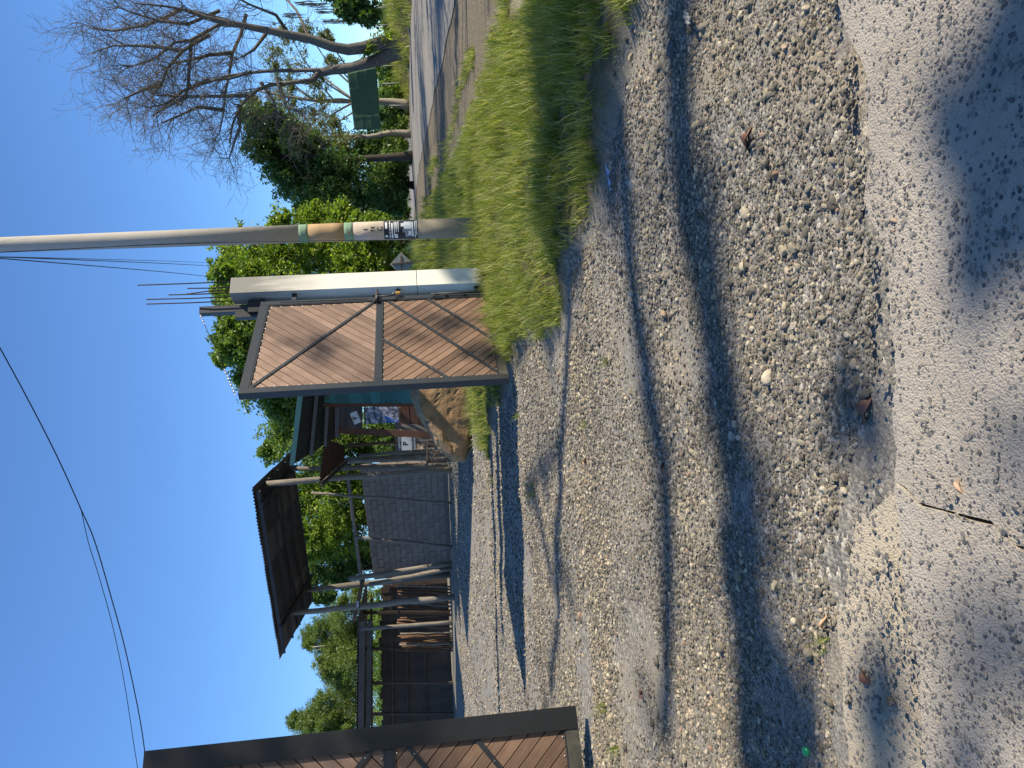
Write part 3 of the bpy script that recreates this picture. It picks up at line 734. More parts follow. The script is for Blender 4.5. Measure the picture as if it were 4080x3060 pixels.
# flyer
fl = empty('poster', pb); tag(fl, 'black and white printed flyer stuck round the utility pole', 'poster')
zf = lambda X: zpole(X)
patch_obj('sheet', zf(1666), zf(1532), -1.15, 1.30, .002, M['paint_dark'], fl, 14)
for X, a0, a1, hw in ((1542, .2, .95, 4), (1542, -.75, -.5, 5), (1556, -.9, 1.1, 2), (1565, -.9, .8, 3), (1574, -.8, 1.0, 1.5), (1581, -.9, -.4, 5), (1581, -.2, 1.0, 2), (1589, -.2, 1.1, 1.5), (1645, -.75, .9, 3.5), (1655, -.9, 1.0, 2), (1661, -.6, 1.1, 1.5)):
    patch_obj('print_line', zf(X+hw), zf(X-hw), a0, a1, .0034, M['paint_white'], fl, 6)
for X0, X1, a0, a1, mt in ((1600, 1612, .35, .75, 'paint_white'), (1612, 1640, .1, .95, 'paint_white'), (1606, 1616, -.25, .1, 'paint_grey'), (1616, 1640, -.75, .08, 'paint_grey'), (1628, 1640, -.55, -.1, 'paint_white')):
    patch_obj('print_figure', zf(X1), zf(X0), a0, a1, .0034 if mt == 'paint_grey' else .0042, M[mt], fl, 6)

def smooth_path(P, n=6):
    out = []
    for i in range(len(P)-1):
        a, b, c, d = P[max(i-1, 0)], P[i], P[i+1], P[min(i+2, len(P)-1)]
        for k in range(n):
            t = k/n; out.append(.5*((2*b)+(c-a)*t+(2*a-5*b+4*c-d)*t*t+(3*b-a-3*c+d)*t**3))
    return out+[P[-1]]
def wire(name, pts, r, label, group=None, cat='cable', sag=0, n=16):
    pts = [Vector(p) for p in pts]
    if len(pts) > 2: pts = smooth_path(pts)
    if len(pts) == 2 and sag:
        a, b = pts; pts = [a+(b-a)*(i/n)-Vector((0, 0, sag*4*(i/n)*(1-i/n))) for i in range(n+1)]
    o = MB().tube(pts, r, 6).build(name, M['cable'], None, True, org=pts[0]); o.location = pts[0]
    tag(o, label, cat, group)
wire('ground_wire', [at(2000, 957, 10.9), at(1400, 958, 10.9), at(700, 972, 10.95), at(60, 1003, 11.0), pb+pole_c(.78)+Vector((-.1, 0, 0))], .0045, 'thin wire running straight down the pole side into the grass')
wb = pb+pole_c(.80)
for i, (px, lab) in enumerate((((828, 1047), 'upper of the thin cables slanting from the pole into the tree'), ((835, 1060), 'middle cable slanting from the pole into the leafy tree'), ((880, 1108), 'lowest cable slanting from the pole to the tree top'))):
    wire('overhead_wire', [wb+Vector((-.1, 0, -.12*i)), at(*px, 34)], .009 if i else .006, lab, 'cables running from the pole behind the pillar', sag=.25)
UP = [(0, 1387), (138, 1642), (240, 1845), (323, 2030), (378, 2159), (443, 2380), (498, 2583), (553, 2841), (577, 2998)]
wire('overhead_wire', [at(-420, 700, 11.1), at(-160, 1110, 11.3)]+[at(X, Y, 11.6+(Y-1387)*.0014) for X, Y in UP]+[at(592, 3150, 14.1)], .0085, 'upper sagging cable crossing the sky above the sheds')
LO = [(323, 2030), (352, 2160), (397, 2306), (443, 2472), (480, 2638), (507, 2790), (531, 2952), (548, 3061), (556, 3150)]
wire('overhead_wire', [at(X, Y, 11.62+(Y-1387)*.0014) for X, Y in LO], .0055, 'lower thin cable branching off across the sky')

# ------------------------------------------------------------------ road sign seen from behind
def road_sign():
    b = hit(1752, 1030); o = empty('road_sign', b); tag(o, 'back of a grey diamond road sign on a thin post', 'road sign')
    c = at(1600, 1052, b.y)-b; hw = .34
    V = Vector
    MB().poly([(c.x+hw, -.03, c.z), (c.x, -.03, c.z+hw), (c.x-hw, -.03, c.z), (c.x, -.03, c.z-hw)], (0, -1, 0), .004).build('plate', M['sign_metal'], o)
    MB().beam((.0, -.055, -.2), (c.x, -.055, c.z+hw*.8), .035, .035).build('post', M['rusty_post'], o)
    MB().box((c.x-.26, -.05, c.z-.02), (c.x+.24, -.034, c.z+.02)).build('brace', M['rusty_post'], o)
road_sign()

# ------------------------------------------------------------------ car far along the road
def car():
    p = at(1640, 1040, 96); x, y = p.x, 96; o = empty('car', (x, y, g(x, y)+.02), radians(-8)); tag(o, 'dark car driving towards us far down the road', 'car')
    def section(pts, x0, x1, name, mat, inset=0):
        # pts: side profile (y length, z); extruded in x
        n = len(pts); V = [(x0+(inset if z > 1.0 else 0), yy, z) for yy, z in pts]+[(x1-(inset if z > 1.0 else 0), yy, z) for yy, z in pts]
        mb = MB(); mb.v = V; mb.f = [tuple(range(n)), tuple(reversed(range(n, 2*n)))]+[(i, (i+1) % n, n+(i+1) % n, n+i) for i in range(n)]
        return mb.build(name, mat, o, bevel=.03)
    section([(-2.1, .28), (-2.12, .62), (-1.95, .82), (-1.0, .96), (-.45, 1.42), (1.2, 1.46), (1.95, 1.0), (2.1, .9), (2.1, .28)], -.88, .88, 'body', M['car_paint'], .14)
    MB().poly([(-.66, -1.0, 1.0), (.66, -1.0, 1.0), (.60, -.5, 1.40), (-.60, -.5, 1.40)], (0, -.66, .75), .0).build('windshield', M['glass_dark'], o).location = (0, -.05, .03)
    MB().box((-.5, -2.15, .45), (.5, -2.11, .6)).build('grille', M['tyre'], o)
    for sx in (-1, 1):
        MB().tube([(sx*.66, -2.05, .70), (sx*.66, -2.13, .69)], [.13, .10], 12).build('headlight', M['lamp_glass'], o, True)
        MB().box((sx*.90-.08, -.75, .95), (sx*.90+.08, -.62, 1.08)).build('mirror', M['car_paint'], o)
        for yy in (-1.35, 1.35):
            wh = MB().tube([(sx*.70, yy, .32), (sx*.90, yy, .32)], .32, 18).build('wheel', M['tyre'], o)
            MB().tube([(sx*.885, yy, .32), (sx*.91, yy, .32)], .20, 12).build('rim', M['steel'], wh)
car()

#PART3
# ------------------------------------------------------------------ boulder beside the drive
def boulder():
    D = 15.5; out = [(1636, 1500), (1640, 1575), (1662, 1640), (1700, 1706), (1752, 1790), (1800, 1842), (1846, 1838), (1876, 1765), (1898, 1650), (1905, 1540), (1900, 1450), (1780, 1440)]
    c = at(1790, 1640, D); bm = bmesh.new(); rnd = random.Random(3)
    from mathutils import noise as mn
    for X, Y in out:
        p = at(X, Y, D)-c
        for yy, k in ((-.42, .80), (-.12, 1.0), (.35, .98), (.8, .7)):
            bm.verts.new((p.x*k+rnd.uniform(-.03, .03), yy+rnd.uniform(-.08, .08), p.z*k+rnd.uniform(-.03, .03)))
    r = bmesh.ops.convex_hull(bm, input=bm.verts); bmesh.ops.delete(bm, geom=[v for v in bm.verts if not v.link_faces], context='VERTS')
    for _ in range(5):
        ed = [e for e in bm.edges if e.calc_length() > .07]
        if not ed: break
        bmesh.ops.subdivide_edges(bm, edges=ed, cuts=1); bmesh.ops.triangulate(bm, faces=bm.faces[:])
    for _ in range(1): bmesh.ops.smooth_vert(bm, verts=bm.verts[:], factor=.5, use_axis_x=True, use_axis_y=True, use_axis_z=True)
    bm.normal_update()
    for v in bm.verts:
        p = v.co; e = .035*mn.noise(p*1.8)+.016*mn.noise(p*4.1+Vector((3, 1, 2)))+.010*mn.noise(p*9)+.006*mn.noise(p*21)
        cr_ = abs(mn.noise(Vector((p.x*1.3+p.z*2.2, p.y*1.4, p.z*1.2+5)))); e -= .035*max(0, 1-cr_*22)
        v.co = p+v.normal*e
    me = bpy.data.meshes.new('boulder'); bm.to_mesh(me); bm.free(); me.materials.append(M['boulder'])
    o = link(bpy.data.objects.new('boulder', me)); o.location = c; tag(o, 'big tan boulder lying on the grass behind the gate', 'boulder')
boulder()

# ------------------------------------------------------------------ posts and logs
def log(name, p, q, r0, r1, mat, parent=None, org=None, wob=.02, n=9):
    p = Vector(p); q = Vector(q); k = 6; pts = []; rr = []
    for i in range(k+1):
        t = i/k; e = Vector((random.uniform(-wob, wob), random.uniform(-wob, wob), 0)) if 0 < i < k else Vector((0, 0, 0))
        pts.append(p+(q-p)*t+e); rr.append((r0+(r1-r0)*t)*random.uniform(.94, 1.06))
    if parent is None:
        o = MB().tube(pts, rr, n).build(name, mat, None, True, org=p); o.location = p; return o
    return MB().tube(pts, rr, n).build(name, mat, parent, True, org=org)
def on_ground(X, Y, y):
    p = at(X, Y, y); return Vector((p.x, y, g(p.x, y)-.05))
def corr_sheet(P00, P10, P01, P11, waves, amp, nu, nv):
    """corrugated sheet between four corners; waves run along v"""
    P00, P10, P01, P11 = map(Vector, (P00, P10, P01, P11)); nr = (P10-P00).cross(P01-P00).normalized(); V = []; Fc = []
    for i in range(nu+1):
        u = i/nu
        for j in range(nv+1):
            v = j/nv; p = P00*(1-u)*(1-v)+P10*u*(1-v)+P01*(1-u)*v+P11*u*v
            V.append(tuple(p+nr*amp*sin(2*pi*waves*u)))
    for i in range(nu):
        for j in range(nv): a = i*(nv+1)+j; Fc.append((a, a+nv+1, a+nv+2, a+1))
    return V, Fc
def sub_obj(name, V, Fc, mat, parent, org, smooth=False):
    V = [tuple(Vector(v)-Vector(org)) for v in V]; return obj_np(name, V, Fc, mat, parent, smooth)

# tall open shelter with a corrugated roof
def shelter():
    c = {'fl': at(1116, 2621, 25.0), 'fr': at(1007, 1947, 21.3), 'br': at(1158, 1802, 24.8), 'bl': at(1243, 2392, 28.0)}
    org = on_ground(1800, 2100, 24.0); o = empty('roofed_shelter', org); tag(o, 'tall open shelter with a dark corrugated roof on grey poles', 'shelter')
    def P(u, v): return c['fl']*(1-u)*(1-v)+c['fr']*u*(1-v)+c['bl']*(1-u)*v+c['br']*u*v
    n = 7
    rf = MB().beam(P(.02, .03)-Vector((0, 0, .10)), P(.98, .03)-Vector((0, 0, .10)), .07, .10).build('eave_beam', M['grey_board'], o, org=org)
    k = 0
    for i in range(n):
        for j in range(2):
            u0, u1 = i/n-.012, (i+1)/n+.004; v0, v1 = (0, .54) if j == 0 else (.50, 1)
            dz = Vector((0, 0, .012*(i % 2)+.02*(1-j)))
            V, Fc = corr_sheet(P(u0, v0)+dz, P(u1, v0)+dz, P(u0, v1)+dz, P(u1, v1)+dz, 9, .018, 72, 1)
            sub_obj('roof_sheet', V, Fc, M['pale_sheet' if (i*3+j*5) % 4 == 0 else 'dark_sheet'], o, org, True)
    for v in (.30, .52, .74, .95):
        MB().beam(P(.01, v)-Vector((0, 0, .07)), P(.99, v)-Vector((0, 0, .07)), .06, .08).build('purlin', M['grey_board'], o, org=org)
    for u in (.20, .92):
        MB().beam(P(u, -.0)-Vector((0, 0, .16)), P(u, .97)-Vector((0, 0, .16)), .09, .10).build('rafter', M['grey_board'], o, org=org)
    for (X, Y, d, X1, Y1, d1, r) in ((1800, 1872, 22.4, 1062, 1928, 22.2, .10), (1795, 2380, 25.2, 1160, 2442, 25.4, .11), (1795, 1856, 24.6, 1150, 1868, 24.4, .09), (1796, 2290, 27.4, 1213, 2352, 27.3, .11)):
        log('post', on_ground(X, Y, d), at(X1, Y1, d1), r, r*.8, M['grey_log'], o, org, .025)
shelter()

# block wall: every block a piece
def block_wall(name, a, b, courses, L, label, zoff=0.0, h=.19):
    a = Vector((a[0], a[1], g(*a)+zoff)); b = Vector((b[0], b[1], a.z)); d = (b-a); W = d.length; d.normalize(); rz = atan2(d.y, d.x)
    o = empty(name, a, rz); tag(o, label, 'wall')
    MB().box((0, .02, -.5), (W, .13, courses*(h+.012))).build('mortar_core', M['mortar'], o)
    MB().box((-.02, .0, -.5), (W+.02, .16, -.005)).build('footing', M['mortar'], o)
    full = None; cache = {}
    for k in range(courses):
        x = -(L/2 if k % 2 else 0)
        while x < W-.05:
            x0, x1 = max(0, x)+.005, min(W, x+L)-.005; w_ = round(x1-x0, 3); x += L
            if w_ < .06: continue
            if w_ not in cache:
                ob = MB().box((0, 0, 0), (w_, .15, h)).build('block', M['block'], o, bevel=.006); cache[w_] = ob.data
            else:
                ob = bpy.data.objects.new('block', cache[w_]); link(ob, o)
            ob.location = (x0, random.uniform(-.008, .006), k*(h+.012)+random.uniform(-.003, .003)); ob.rotation_euler = (random.uniform(-.008, .008), random.uniform(-.01, .01), random.uniform(-.012, .012))
    return o
wl = at(1785, 2285, 27.9); wr = at(1772, 1838, 24.9)
block_wall('block_wall', (wl.x, 27.9), (wr.x, 24.9), 13, .40, 'grey concrete block wall under the tall shelter roof', .06)
w2 = at(1760, 1640, 26.5)
block_wall('block_wall', (wr.x+.1, 25.1), (w2.x, 26.5), 8, .40, 'low grey block wall behind the kiosk', .06)

# rustic rail over the wall with its stakes
rl = empty('log_rail', on_ground(1800, 2100, 24.4)); tag(rl, 'slim log rail on leaning stakes in front of the block wall', 'rail'); ro = rl.location
log('rail', at(1385, 1888, 23.6), at(1442, 2330, 26.8), .062, .07, M['grey_log'], rl, ro, .02)
for (X0, Y0, X1, Y1, d, r) in ((1802, 2005, 1240, 1964, 23.8, .045), (1804, 2180, 1408, 2138, 24.9, .06)):
    log('stake', on_ground(X0, Y0, d), at(X1, Y1, d), r, r*.9, M['grey_log'], rl, ro, .02)
for i, (X0, Y0, X1, Y1, d, r, lab) in enumerate(((1800, 2244, 1388, 2306, 25.9, .085, 'split pale log leaning beside the end of the block wall'), (1800, 2262, 1470, 2330, 26.2, .08, 'dark log leaning just behind the split pale log'), (1700, 1815, 1370, 1838, 23.6, .11, 'thick short grey log post at the wall corner by the kiosk'), (1745, 1788, 1430, 1815, 23.4, .05, 'thin crooked grey log by the kiosk opening'))):
    tag(log('log', on_ground(X0, Y0, d), at(X1, Y1, d), r, r*.9, M['grey_log'], wob=.02), lab, 'log')

# ------------------------------------------------------------------ open wood store on the left
def wood_store():
    org = on_ground(1800, 2600, 28.4); o = empty('wood_store', org); tag(o, 'dark open lean-to shed stacked with poles', 'shed')
    def A(X, Y, d): return at(X, Y, d)
    # roof: long corrugated lean-to
    f0, f1 = A(1425, 2475, 27.3), A(1418, 3100, 29.2); b0, b1 = A(1462, 2310, 30.6), A(1470, 3080, 33.0)
    n = 8
    for i in range(n):
        u0, u1 = i/n-.01, (i+1)/n+.004; dz = Vector((0, 0, .012*(i % 2)))
        V, Fc = corr_sheet(f0.lerp(f1, u0)+dz, f0.lerp(f1, u1)+dz, b0.lerp(b1, u0)+dz, b0.lerp(b1, u1)+dz, 7, .02, 42, 1)
        sub_obj('roof_sheet', V, Fc, M['dark_sheet'], o, org, True)
    MB().beam(f0-Vector((0, 0, .16)), f1-Vector((0, 0, .16)), .08, .20).build('front_beam', M['old_board'], o, org=org)
    MB().beam(f0-Vector((0, 0, .42)), f1-Vector((0, 0, .42)), .07, .16).build('lower_beam', M['old_board'], o, org=org)
    log('verge_pole', A(1409, 2474, 27.2), A(1450, 2300, 26.3), .07, .06, M['brown_log'], o, org)
    MB().beam(A(1480, 2380, 29.0), A(1482, 3100, 31.5), .07, .09).build('back_beam', M['old_board'], o, org=org)
    for Y, d in ((2440, 29.1), (2585, 29.5), (2722, 30.0), (2845, 30.6)):
        MB().beam(on_ground(1800, Y, d), A(1440, Y, d), .10, .10).build('post', M['old_board'], o, org=org)
    log('post', on_ground(1798, 2478, 27.4), A(1440, 2505, 27.4), .07, .065, M['grey_log'], o, org)
    # back wall of upright boards, uneven tops
    y0 = 2300; k = 0
    while y0 < 3090:
        d = 30.0+(y0-2300)*.0030; top = (1522-(y0-2300)*.045 if y0 < 2560 else 1515+(y0-2560)*.02)+random.uniform(-6, 6)
        a = A(1740, y0+11, d); b = A(top, y0+11+1, d); wd = (A(1700, y0, d)-A(1700, y0+22, d)).length*random.uniform(1.04, 1.12)
        a.z = g(a.x, a.y)-.02; a.y = b.y = d+(.028 if k % 2 else 0)+random.uniform(-.004, .004); b.x = a.x
        MB().beam(a, b, wd, .025, (0, 1, 0)).build('board', M['old_board'], o, org=org)
        y0 += 22; k += 1
    for X, e in ((1560, -.1), (1620, -.1), (1690, -.1)):
        MB().beam(A(X, 2330, 30.0+e), A(X+8, 3090, 32.2+e), .05, .09, (0, 1, 0)).build('rail', M['old_board'], o, org=org)
    MB().beam(A(1587, 2335, 28.2), A(1592, 2560, 28.9), .06, .08).build('rack_rail', M['old_board'], o, org=org)
    return o
wood_store()
cols = ['grey_log', 'brown_log', 'brown_log', 'brown_log', 'brown_log']
spots = [(2338, 2332), (2350, 2346), (2362, 2356), (2388, 2366), (2402, 2376), (2418, 2400), (2432, 2420), (2452, 2462), (2488, 2470), (2508, 2480), (2522, 2525), (2532, 2535), (2541, 2541), (2549, 2552), (2558, 2561), (2566, 2568), (2574, 2577), (2583, 2584), (2594, 2592)]
for i, (yb, yt) in enumerate(spots):
    d = 27.6+(yb-2330)*.005+random.uniform(-.15, .15)
    o = log('wood_pole', on_ground(1795, yb, d), at(1590+random.uniform(-14, 14), yt, d), random.uniform(.028, .045), random.uniform(.022, .038), M[cols[i % 5]], wob=.025)
    tag(o, 'slim wooden pole leaning in the row inside the dark shed', 'pole', 'wooden poles stacked upright in the shed')
# small white plate nailed on the tall shelter's left post
pz = at(1425, 2407, 25.05); pl = empty('number_plate', pz, radians(10)); tag(pl, 'small dark plate with white marks on the shelter pole', 'plate')
MB().box((-.13, 0, -.06), (.13, .012, .06)).build('plate', M['paint_dark'], pl)
for i in range(5): MB().box((-.10+i*.042, -.004, -.03), (-.075+i*.042, -.001, .03)).build('print_mark', M['paint_white'], pl)
MB().box((-.125, -.003, .045), (.125, -.001, .052)).build('print_line', M['paint_white'], pl)

# ------------------------------------------------------------------ kiosk with green roof behind the gate
def kiosk():
    org = on_ground(1790, 1660, 19.5); o = empty('kiosk', org); tag(o, 'shaded wooden kiosk with a green corrugated roof behind the boulder', 'kiosk')
    A = at
    # roof: raised front edge with green trim, underside shade put into the dark sheet colour
    f0, f1 = A(1256, 1085, 14.2), A(1166, 1852, 19.0); b0, b1 = A(1345, 1240, 18.2), A(1352, 1735, 22.0)
    n = 7
    for i in range(n):
        u0, u1 = i/n-.01, (i+1)/n
        V, Fc = corr_sheet(f0.lerp(f1, u0), f0.lerp(f1, u1), b0.lerp(b1, u0), b0.lerp(b1, u1), 8, .015, 48, 1)
        sub_obj('roof_sheet', V, Fc, M['kiosk_shade_sheet'], o, org, True)
    MB().beam(f0+Vector((0, -.03, .01)), f1+Vector((0, -.03, .01)), .03, .11).build('roof_trim', M['green_sheet'], o, org=org)
    for v in (.3, .6, .9):
        MB().beam(f0.lerp(b0, v)-Vector((0, 0, .07)), f1.lerp(b1, v)-Vector((0, 0, .07)), .05, .08).build('purlin', M['old_board'], o, org=org)
    # teal plank wall: horizontal boards one above the other
    x0, x1 = 1470, 1608; edges = [1282, 1318, 1342, 1379, 1399, 1448, 1482, 1518, 1565, 1603, 1636, 1671, 1705, 1740]
    for a, b in zip(edges[:-1], edges[1:]):
        pa_, pb_ = A(a, x1, 19.3), A(b, x1, 19.3); q_ = A(a, x0, 18.6); 
        zt, zb = pa_.z+.006, pb_.z-.006; e = random.uniform(-.008, .008)
        mb = MB(); M0 = Vector((pa_.x, 19.3+e, 0)); M1 = Vector((q_.x, 18.6+e, 0))
        mb.v = [(M0.x, M0.y, zb), (M1.x, M1.y, zb), (M1.x, M1.y, zt), (M0.x, M0.y, zt), (M0.x, M0.y+.03, zb), (M1.x, M1.y+.03, zb), (M1.x, M1.y+.03, zt), (M0.x, M0.y+.03, zt)]
        mb.f = [(0, 1, 2, 3), (5, 4, 7, 6), (0, 3, 7, 4), (1, 5, 6, 2), (3, 2, 6, 7), (0, 4, 5, 1)]
        mb.build('board', M['teal'], o, org=org)
    MB().beam(on_ground(1790, 1614, 19.35), A(1275, 1614, 19.35), .09, .09).build('post', M['brown_wood'], o, org=org)
    # inner post and counter
    MB().beam(on_ground(1760, 1742, 20.4), A(1345, 1714, 20.4), .17, .10).build('post', M['brown_wood'], o, org=org)
    MB().beam(A(1342, 1615, 19.6), A(1342, 1735, 20.5), .10, .09).build('lintel', M['old_board'], o, org=org)
    for X0, X1 in ((1597, 1632), (1634, 1668), (1670, 1720)):
        a, b = A(X0, 1690, 20.0), A(X1, 1616, 19.7)
        MB().box((a.x, 19.85, b.z), (b.x, 19.88, a.z)).build('counter_board', M['brown_wood'], o, org=org)
    MB().beam(A(1592, 1618, 19.6), A(1592, 1694, 20.1), .14, .05).build('counter_top', M['brown_wood'], o, org=org)
    # dark boards closing the roof space, lower ones added to block bright sky
    for i in range(12):
        X0 = 1282+i*14
        MB().beam(A(X0, 1520, 21.2), A(X0, 1640 if i < 4 else 1712, 21.8), .03, .104, (0, 0, 1)).build('back_board', M['old_board'], o, org=org)
kiosk()
def painted_panel():
    a, b = at(1457, 1690, 20.0), at(1590, 1616, 19.9); c = (a+b)/2; W_, H_ = abs(b.x-a.x), abs(a.z-b.z)
    t = NT('painted_panel'); p = t.co((2.2, 1, 3.4)); n = t.noise(p, 2.4, 6, .7); n2 = t.noise(p, 1.1, 3, .5)
    cc = t.ramp(n, [(.36, (.035, .035, .05)), (.47, (.10, .11, .15)), (.53, (.30, .33, .42)), (.60, (.62, .64, .70)), (.72, (.12, .13, .17))])
    cc = t.mix(t.ramp(n2, [(.60, (0, 0, 0)), (.66, (1, 1, 1))]), cc, (.04, .12, .38, 1)); t.col(cc).set(.6, .2)
    o = empty('painted_panel', c); tag(o, 'weathered panel painted in blue, white and grey inside the kiosk', 'panel')
    MB().box((-W_/2, 0, -H_/2), (W_/2, .02, H_/2-.01)).build('face', t.m, o)
    MB().box((-W_/2-.02, -.012, -H_/2-.02), (W_/2+.02, -.001, -H_/2+.01)).box((-W_/2-.02, -.012, H_/2-.01), (W_/2+.02, -.001, H_/2+.02)).build('frame_strip', M['old_board'], o)
painted_panel()
def text(parent, body, size, loc, mat, rx=pi/2):
    cu = bpy.data.curves.new('lettering', 'FONT'); cu.body = body; cu.size = size; cu.align_x = 'CENTER'; cu.align_y = 'CENTER'; cu.extrude = .001; cu.offset = size*.02
    tmp = bpy.data.objects.new('lettering_curve', cu); me = bpy.data.meshes.new_from_object(tmp); bpy.data.objects.remove(tmp); me.materials.clear(); me.materials.append(mat)
    o = link(bpy.data.objects.new('lettering', me), parent); o.location = loc; o.rotation_euler = (rx, 0, 0); return o
def board_sign(name, X0, X1, Y0, Y1, d, rz, rows, face, ink, label, post=None):
    a, b = at(X0, Y0, d), at(X1, Y1, d); c = (a+b)/2; W_, H_ = abs(b.x-a.x), abs(a.z-b.z)
    o = empty(name, c, rz); tag(o, label, 'sign')
    MB().box((-W_/2, 0, -H_/2), (W_/2, .02, H_/2)).build('board', face, o)
    MB().box((-W_/2, -.008, -H_/2), (W_/2, -.001, -H_/2+.02)).build('frame_strip', M['grey_log'], o)
    MB().box((-W_/2, -.008, H_/2-.02), (W_/2, -.001, H_/2)).build('frame_strip', M['paint_dark'], o)
    for body, sz, dz in rows: text(o, body, sz*H_, (0, -.004, dz*H_), ink)
    if post: MB().box((post-.02, .025, -H_/2-.9), (post+.02, .06, H_/2)).build('post', M['grey_log'], o)
    return o
board_sign('parking_sign', 1585, 1655, 1796, 1738, 20.6, radians(4), [('PROHIBIDO', .15, .34), ('P', .40, .05), ('PARQUEAR', .17, -.34)], M['paint_grey_white'], M['paint_dark'], 'white wooden board lettered P PARQUEAR in the kiosk opening', .05)
bs = board_sign('hanging_sign', 1400, 1432, 1690, 1640, 20.2, radians(-3), [('P', .8, 0)], M['paint_white'], M['paint_dark'], 'broken white board with a black P hanging under the kiosk roof'); bs.rotation_euler = (0, radians(-20), radians(-3))
for i, (X0, Y0, X1, Y1) in enumerate(((1680, 1735, 1597, 1668), (1690, 1765, 1600, 1690), (1700, 1780, 1590, 1715))):
    tag(log('timber', on_ground(X0+60, Y0+40, 21.6), at(X1, Y1, 21.6), .05, .045, M['grey_log'], wob=.004), ('top', 'middle', 'bottom')[i]+' of three pale sloping timbers behind the parking board', 'timber')
# low rusty lean-to roof between kiosk and shelter
def lean_to():
    c = [at(1292, 1748, 21.0), at(1272, 1925, 21.6), at(1372, 1775, 22.8), at(1372, 1835, 23.2)]
    org = Vector((c[0].x, 22, g(c[0].x, 22))); o = empty('lean_to_roof', org); tag(o, 'low rusty lean-to roof between the kiosk and the tall shelter', 'roof')
    for i in range(3):
        u0, u1 = i/3-.01, (i+1)/3
        V, Fc = corr_sheet(c[0].lerp(c[1], u0), c[0].lerp(c[1], u1), c[2].lerp(c[3], u0), c[2].lerp(c[3], u1), 5, .018, 30, 1)
        sub_obj('roof_sheet', V, Fc, M['rust_sheet'], o, org, True)
    MB().beam(c[1]+Vector((-.05, 0, -.05)), c[3]+Vector((-.05, 0, -.05)), .06, .09).build('verge_board', M['old_board'], o, org=org)
    log('post', on_ground(1795, 1828, 23.1), c[3]-Vector((0, 0, .05)), .06, .05, M['grey_log'], o, org)
    log('post', on_ground(1790, 1752, 22.8), c[2]-Vector((0, 0, .05)), .05, .05, M['brown_log'], o, org)
lean_to()
def trestle():
    org = on_ground(1795, 1812, 20.9); o = empty('trestle', org); tag(o, 'small dark wooden trestle bench at the end of the boulder', 'trestle')
    a, b = at(1702, 1775, 21.4), at(1702, 1845, 20.9)
    MB().beam(a, b, .20, .045).build('top', M['old_board'], o, org=org)
    for t in (.06, .94):
        p = a.lerp(b, t); MB().beam((p.x, p.y, p.z), (p.x, p.y, g(p.x, p.y)-.03), .06, .06).build('leg', M['old_board'], o, org=org)
    p = a.lerp(b, .06); q_ = a.lerp(b, .94); MB().beam((p.x, p.y, p.z-.45), (q_.x, q_.y, q_.z-.05), .04, .04).build('brace', M['old_board'], o, org=org)
trestle()

#PART4
# ------------------------------------------------------------------ trees
def leaf_cloud(name, C, size, mat, parent, org, aspect=.5, up=.35, tintc=None):
    n = len(C); C = np.asarray(C)-np.asarray(org)
    d = rng.normal(size=(n, 3)); d[:, 2] = d[:, 2]*.7-.25; d /= np.linalg.norm(d, axis=1)[:, None]
    nn = rng.normal(size=(n, 3)); nn[:, 2] = np.abs(nn[:, 2])+up; sd = np.cross(d, nn); sd /= np.linalg.norm(sd, axis=1)[:, None]+1e-9
    nn = np.cross(sd, d); L = size*(.65+.7*rng.random(n))[:, None]; Wd = L*aspect*.5
    mid = C+d*L*.45-nn*L*.06
    V = np.stack([C, mid+sd*Wd+nn*L*.05, C+d*L-nn*L*.10, mid-sd*Wd+nn*L*.05], 1).reshape(-1, 3)
    i = np.arange(n)*4; Fc = np.concatenate([np.stack([i, i+1, i+2], 1), np.stack([i, i+2, i+3], 1)])
    o = obj_np(name, V, Fc, mat, parent)
    t = rng.random(n)*.75 + (tintc if tintc is not None else .12)
    a = o.data.attributes.new('tint', 'FLOAT', 'POINT'); a.data.foreach_set('value', np.repeat(np.clip(t, 0, 1), 4).astype(np.float32)); return o
def blob_points(c, r, nclump, per, sig, shell=.55, sq=(1, 1, 1)):
    d = rng.normal(size=(nclump, 3)); d /= np.linalg.norm(d, axis=1)[:, None]
    rr = r*(shell+(1-shell)*rng.random(nclump))[:, None]**.8; cc = np.asarray(c)+d*rr*np.asarray(sq)
    spr = rng.random(nclump) < .36; cc[spr] = np.asarray(c)+d[spr]*r*(.95+.6*rng.random((spr.sum(), 1)))
    k = rng.integers(int(per*.5), int(per*1.5)+1, nclump); k[spr] = np.maximum(1, k[spr]//2); P = np.repeat(cc, k, axis=0)
    tt = np.repeat(rng.random(nclump)*.28, k)
    return cc, P+rng.normal(size=P.shape)*(sig*r*np.where(np.repeat(spr, k), .5, 1.0))[:, None]*np.array([1, 1, .75]), tt
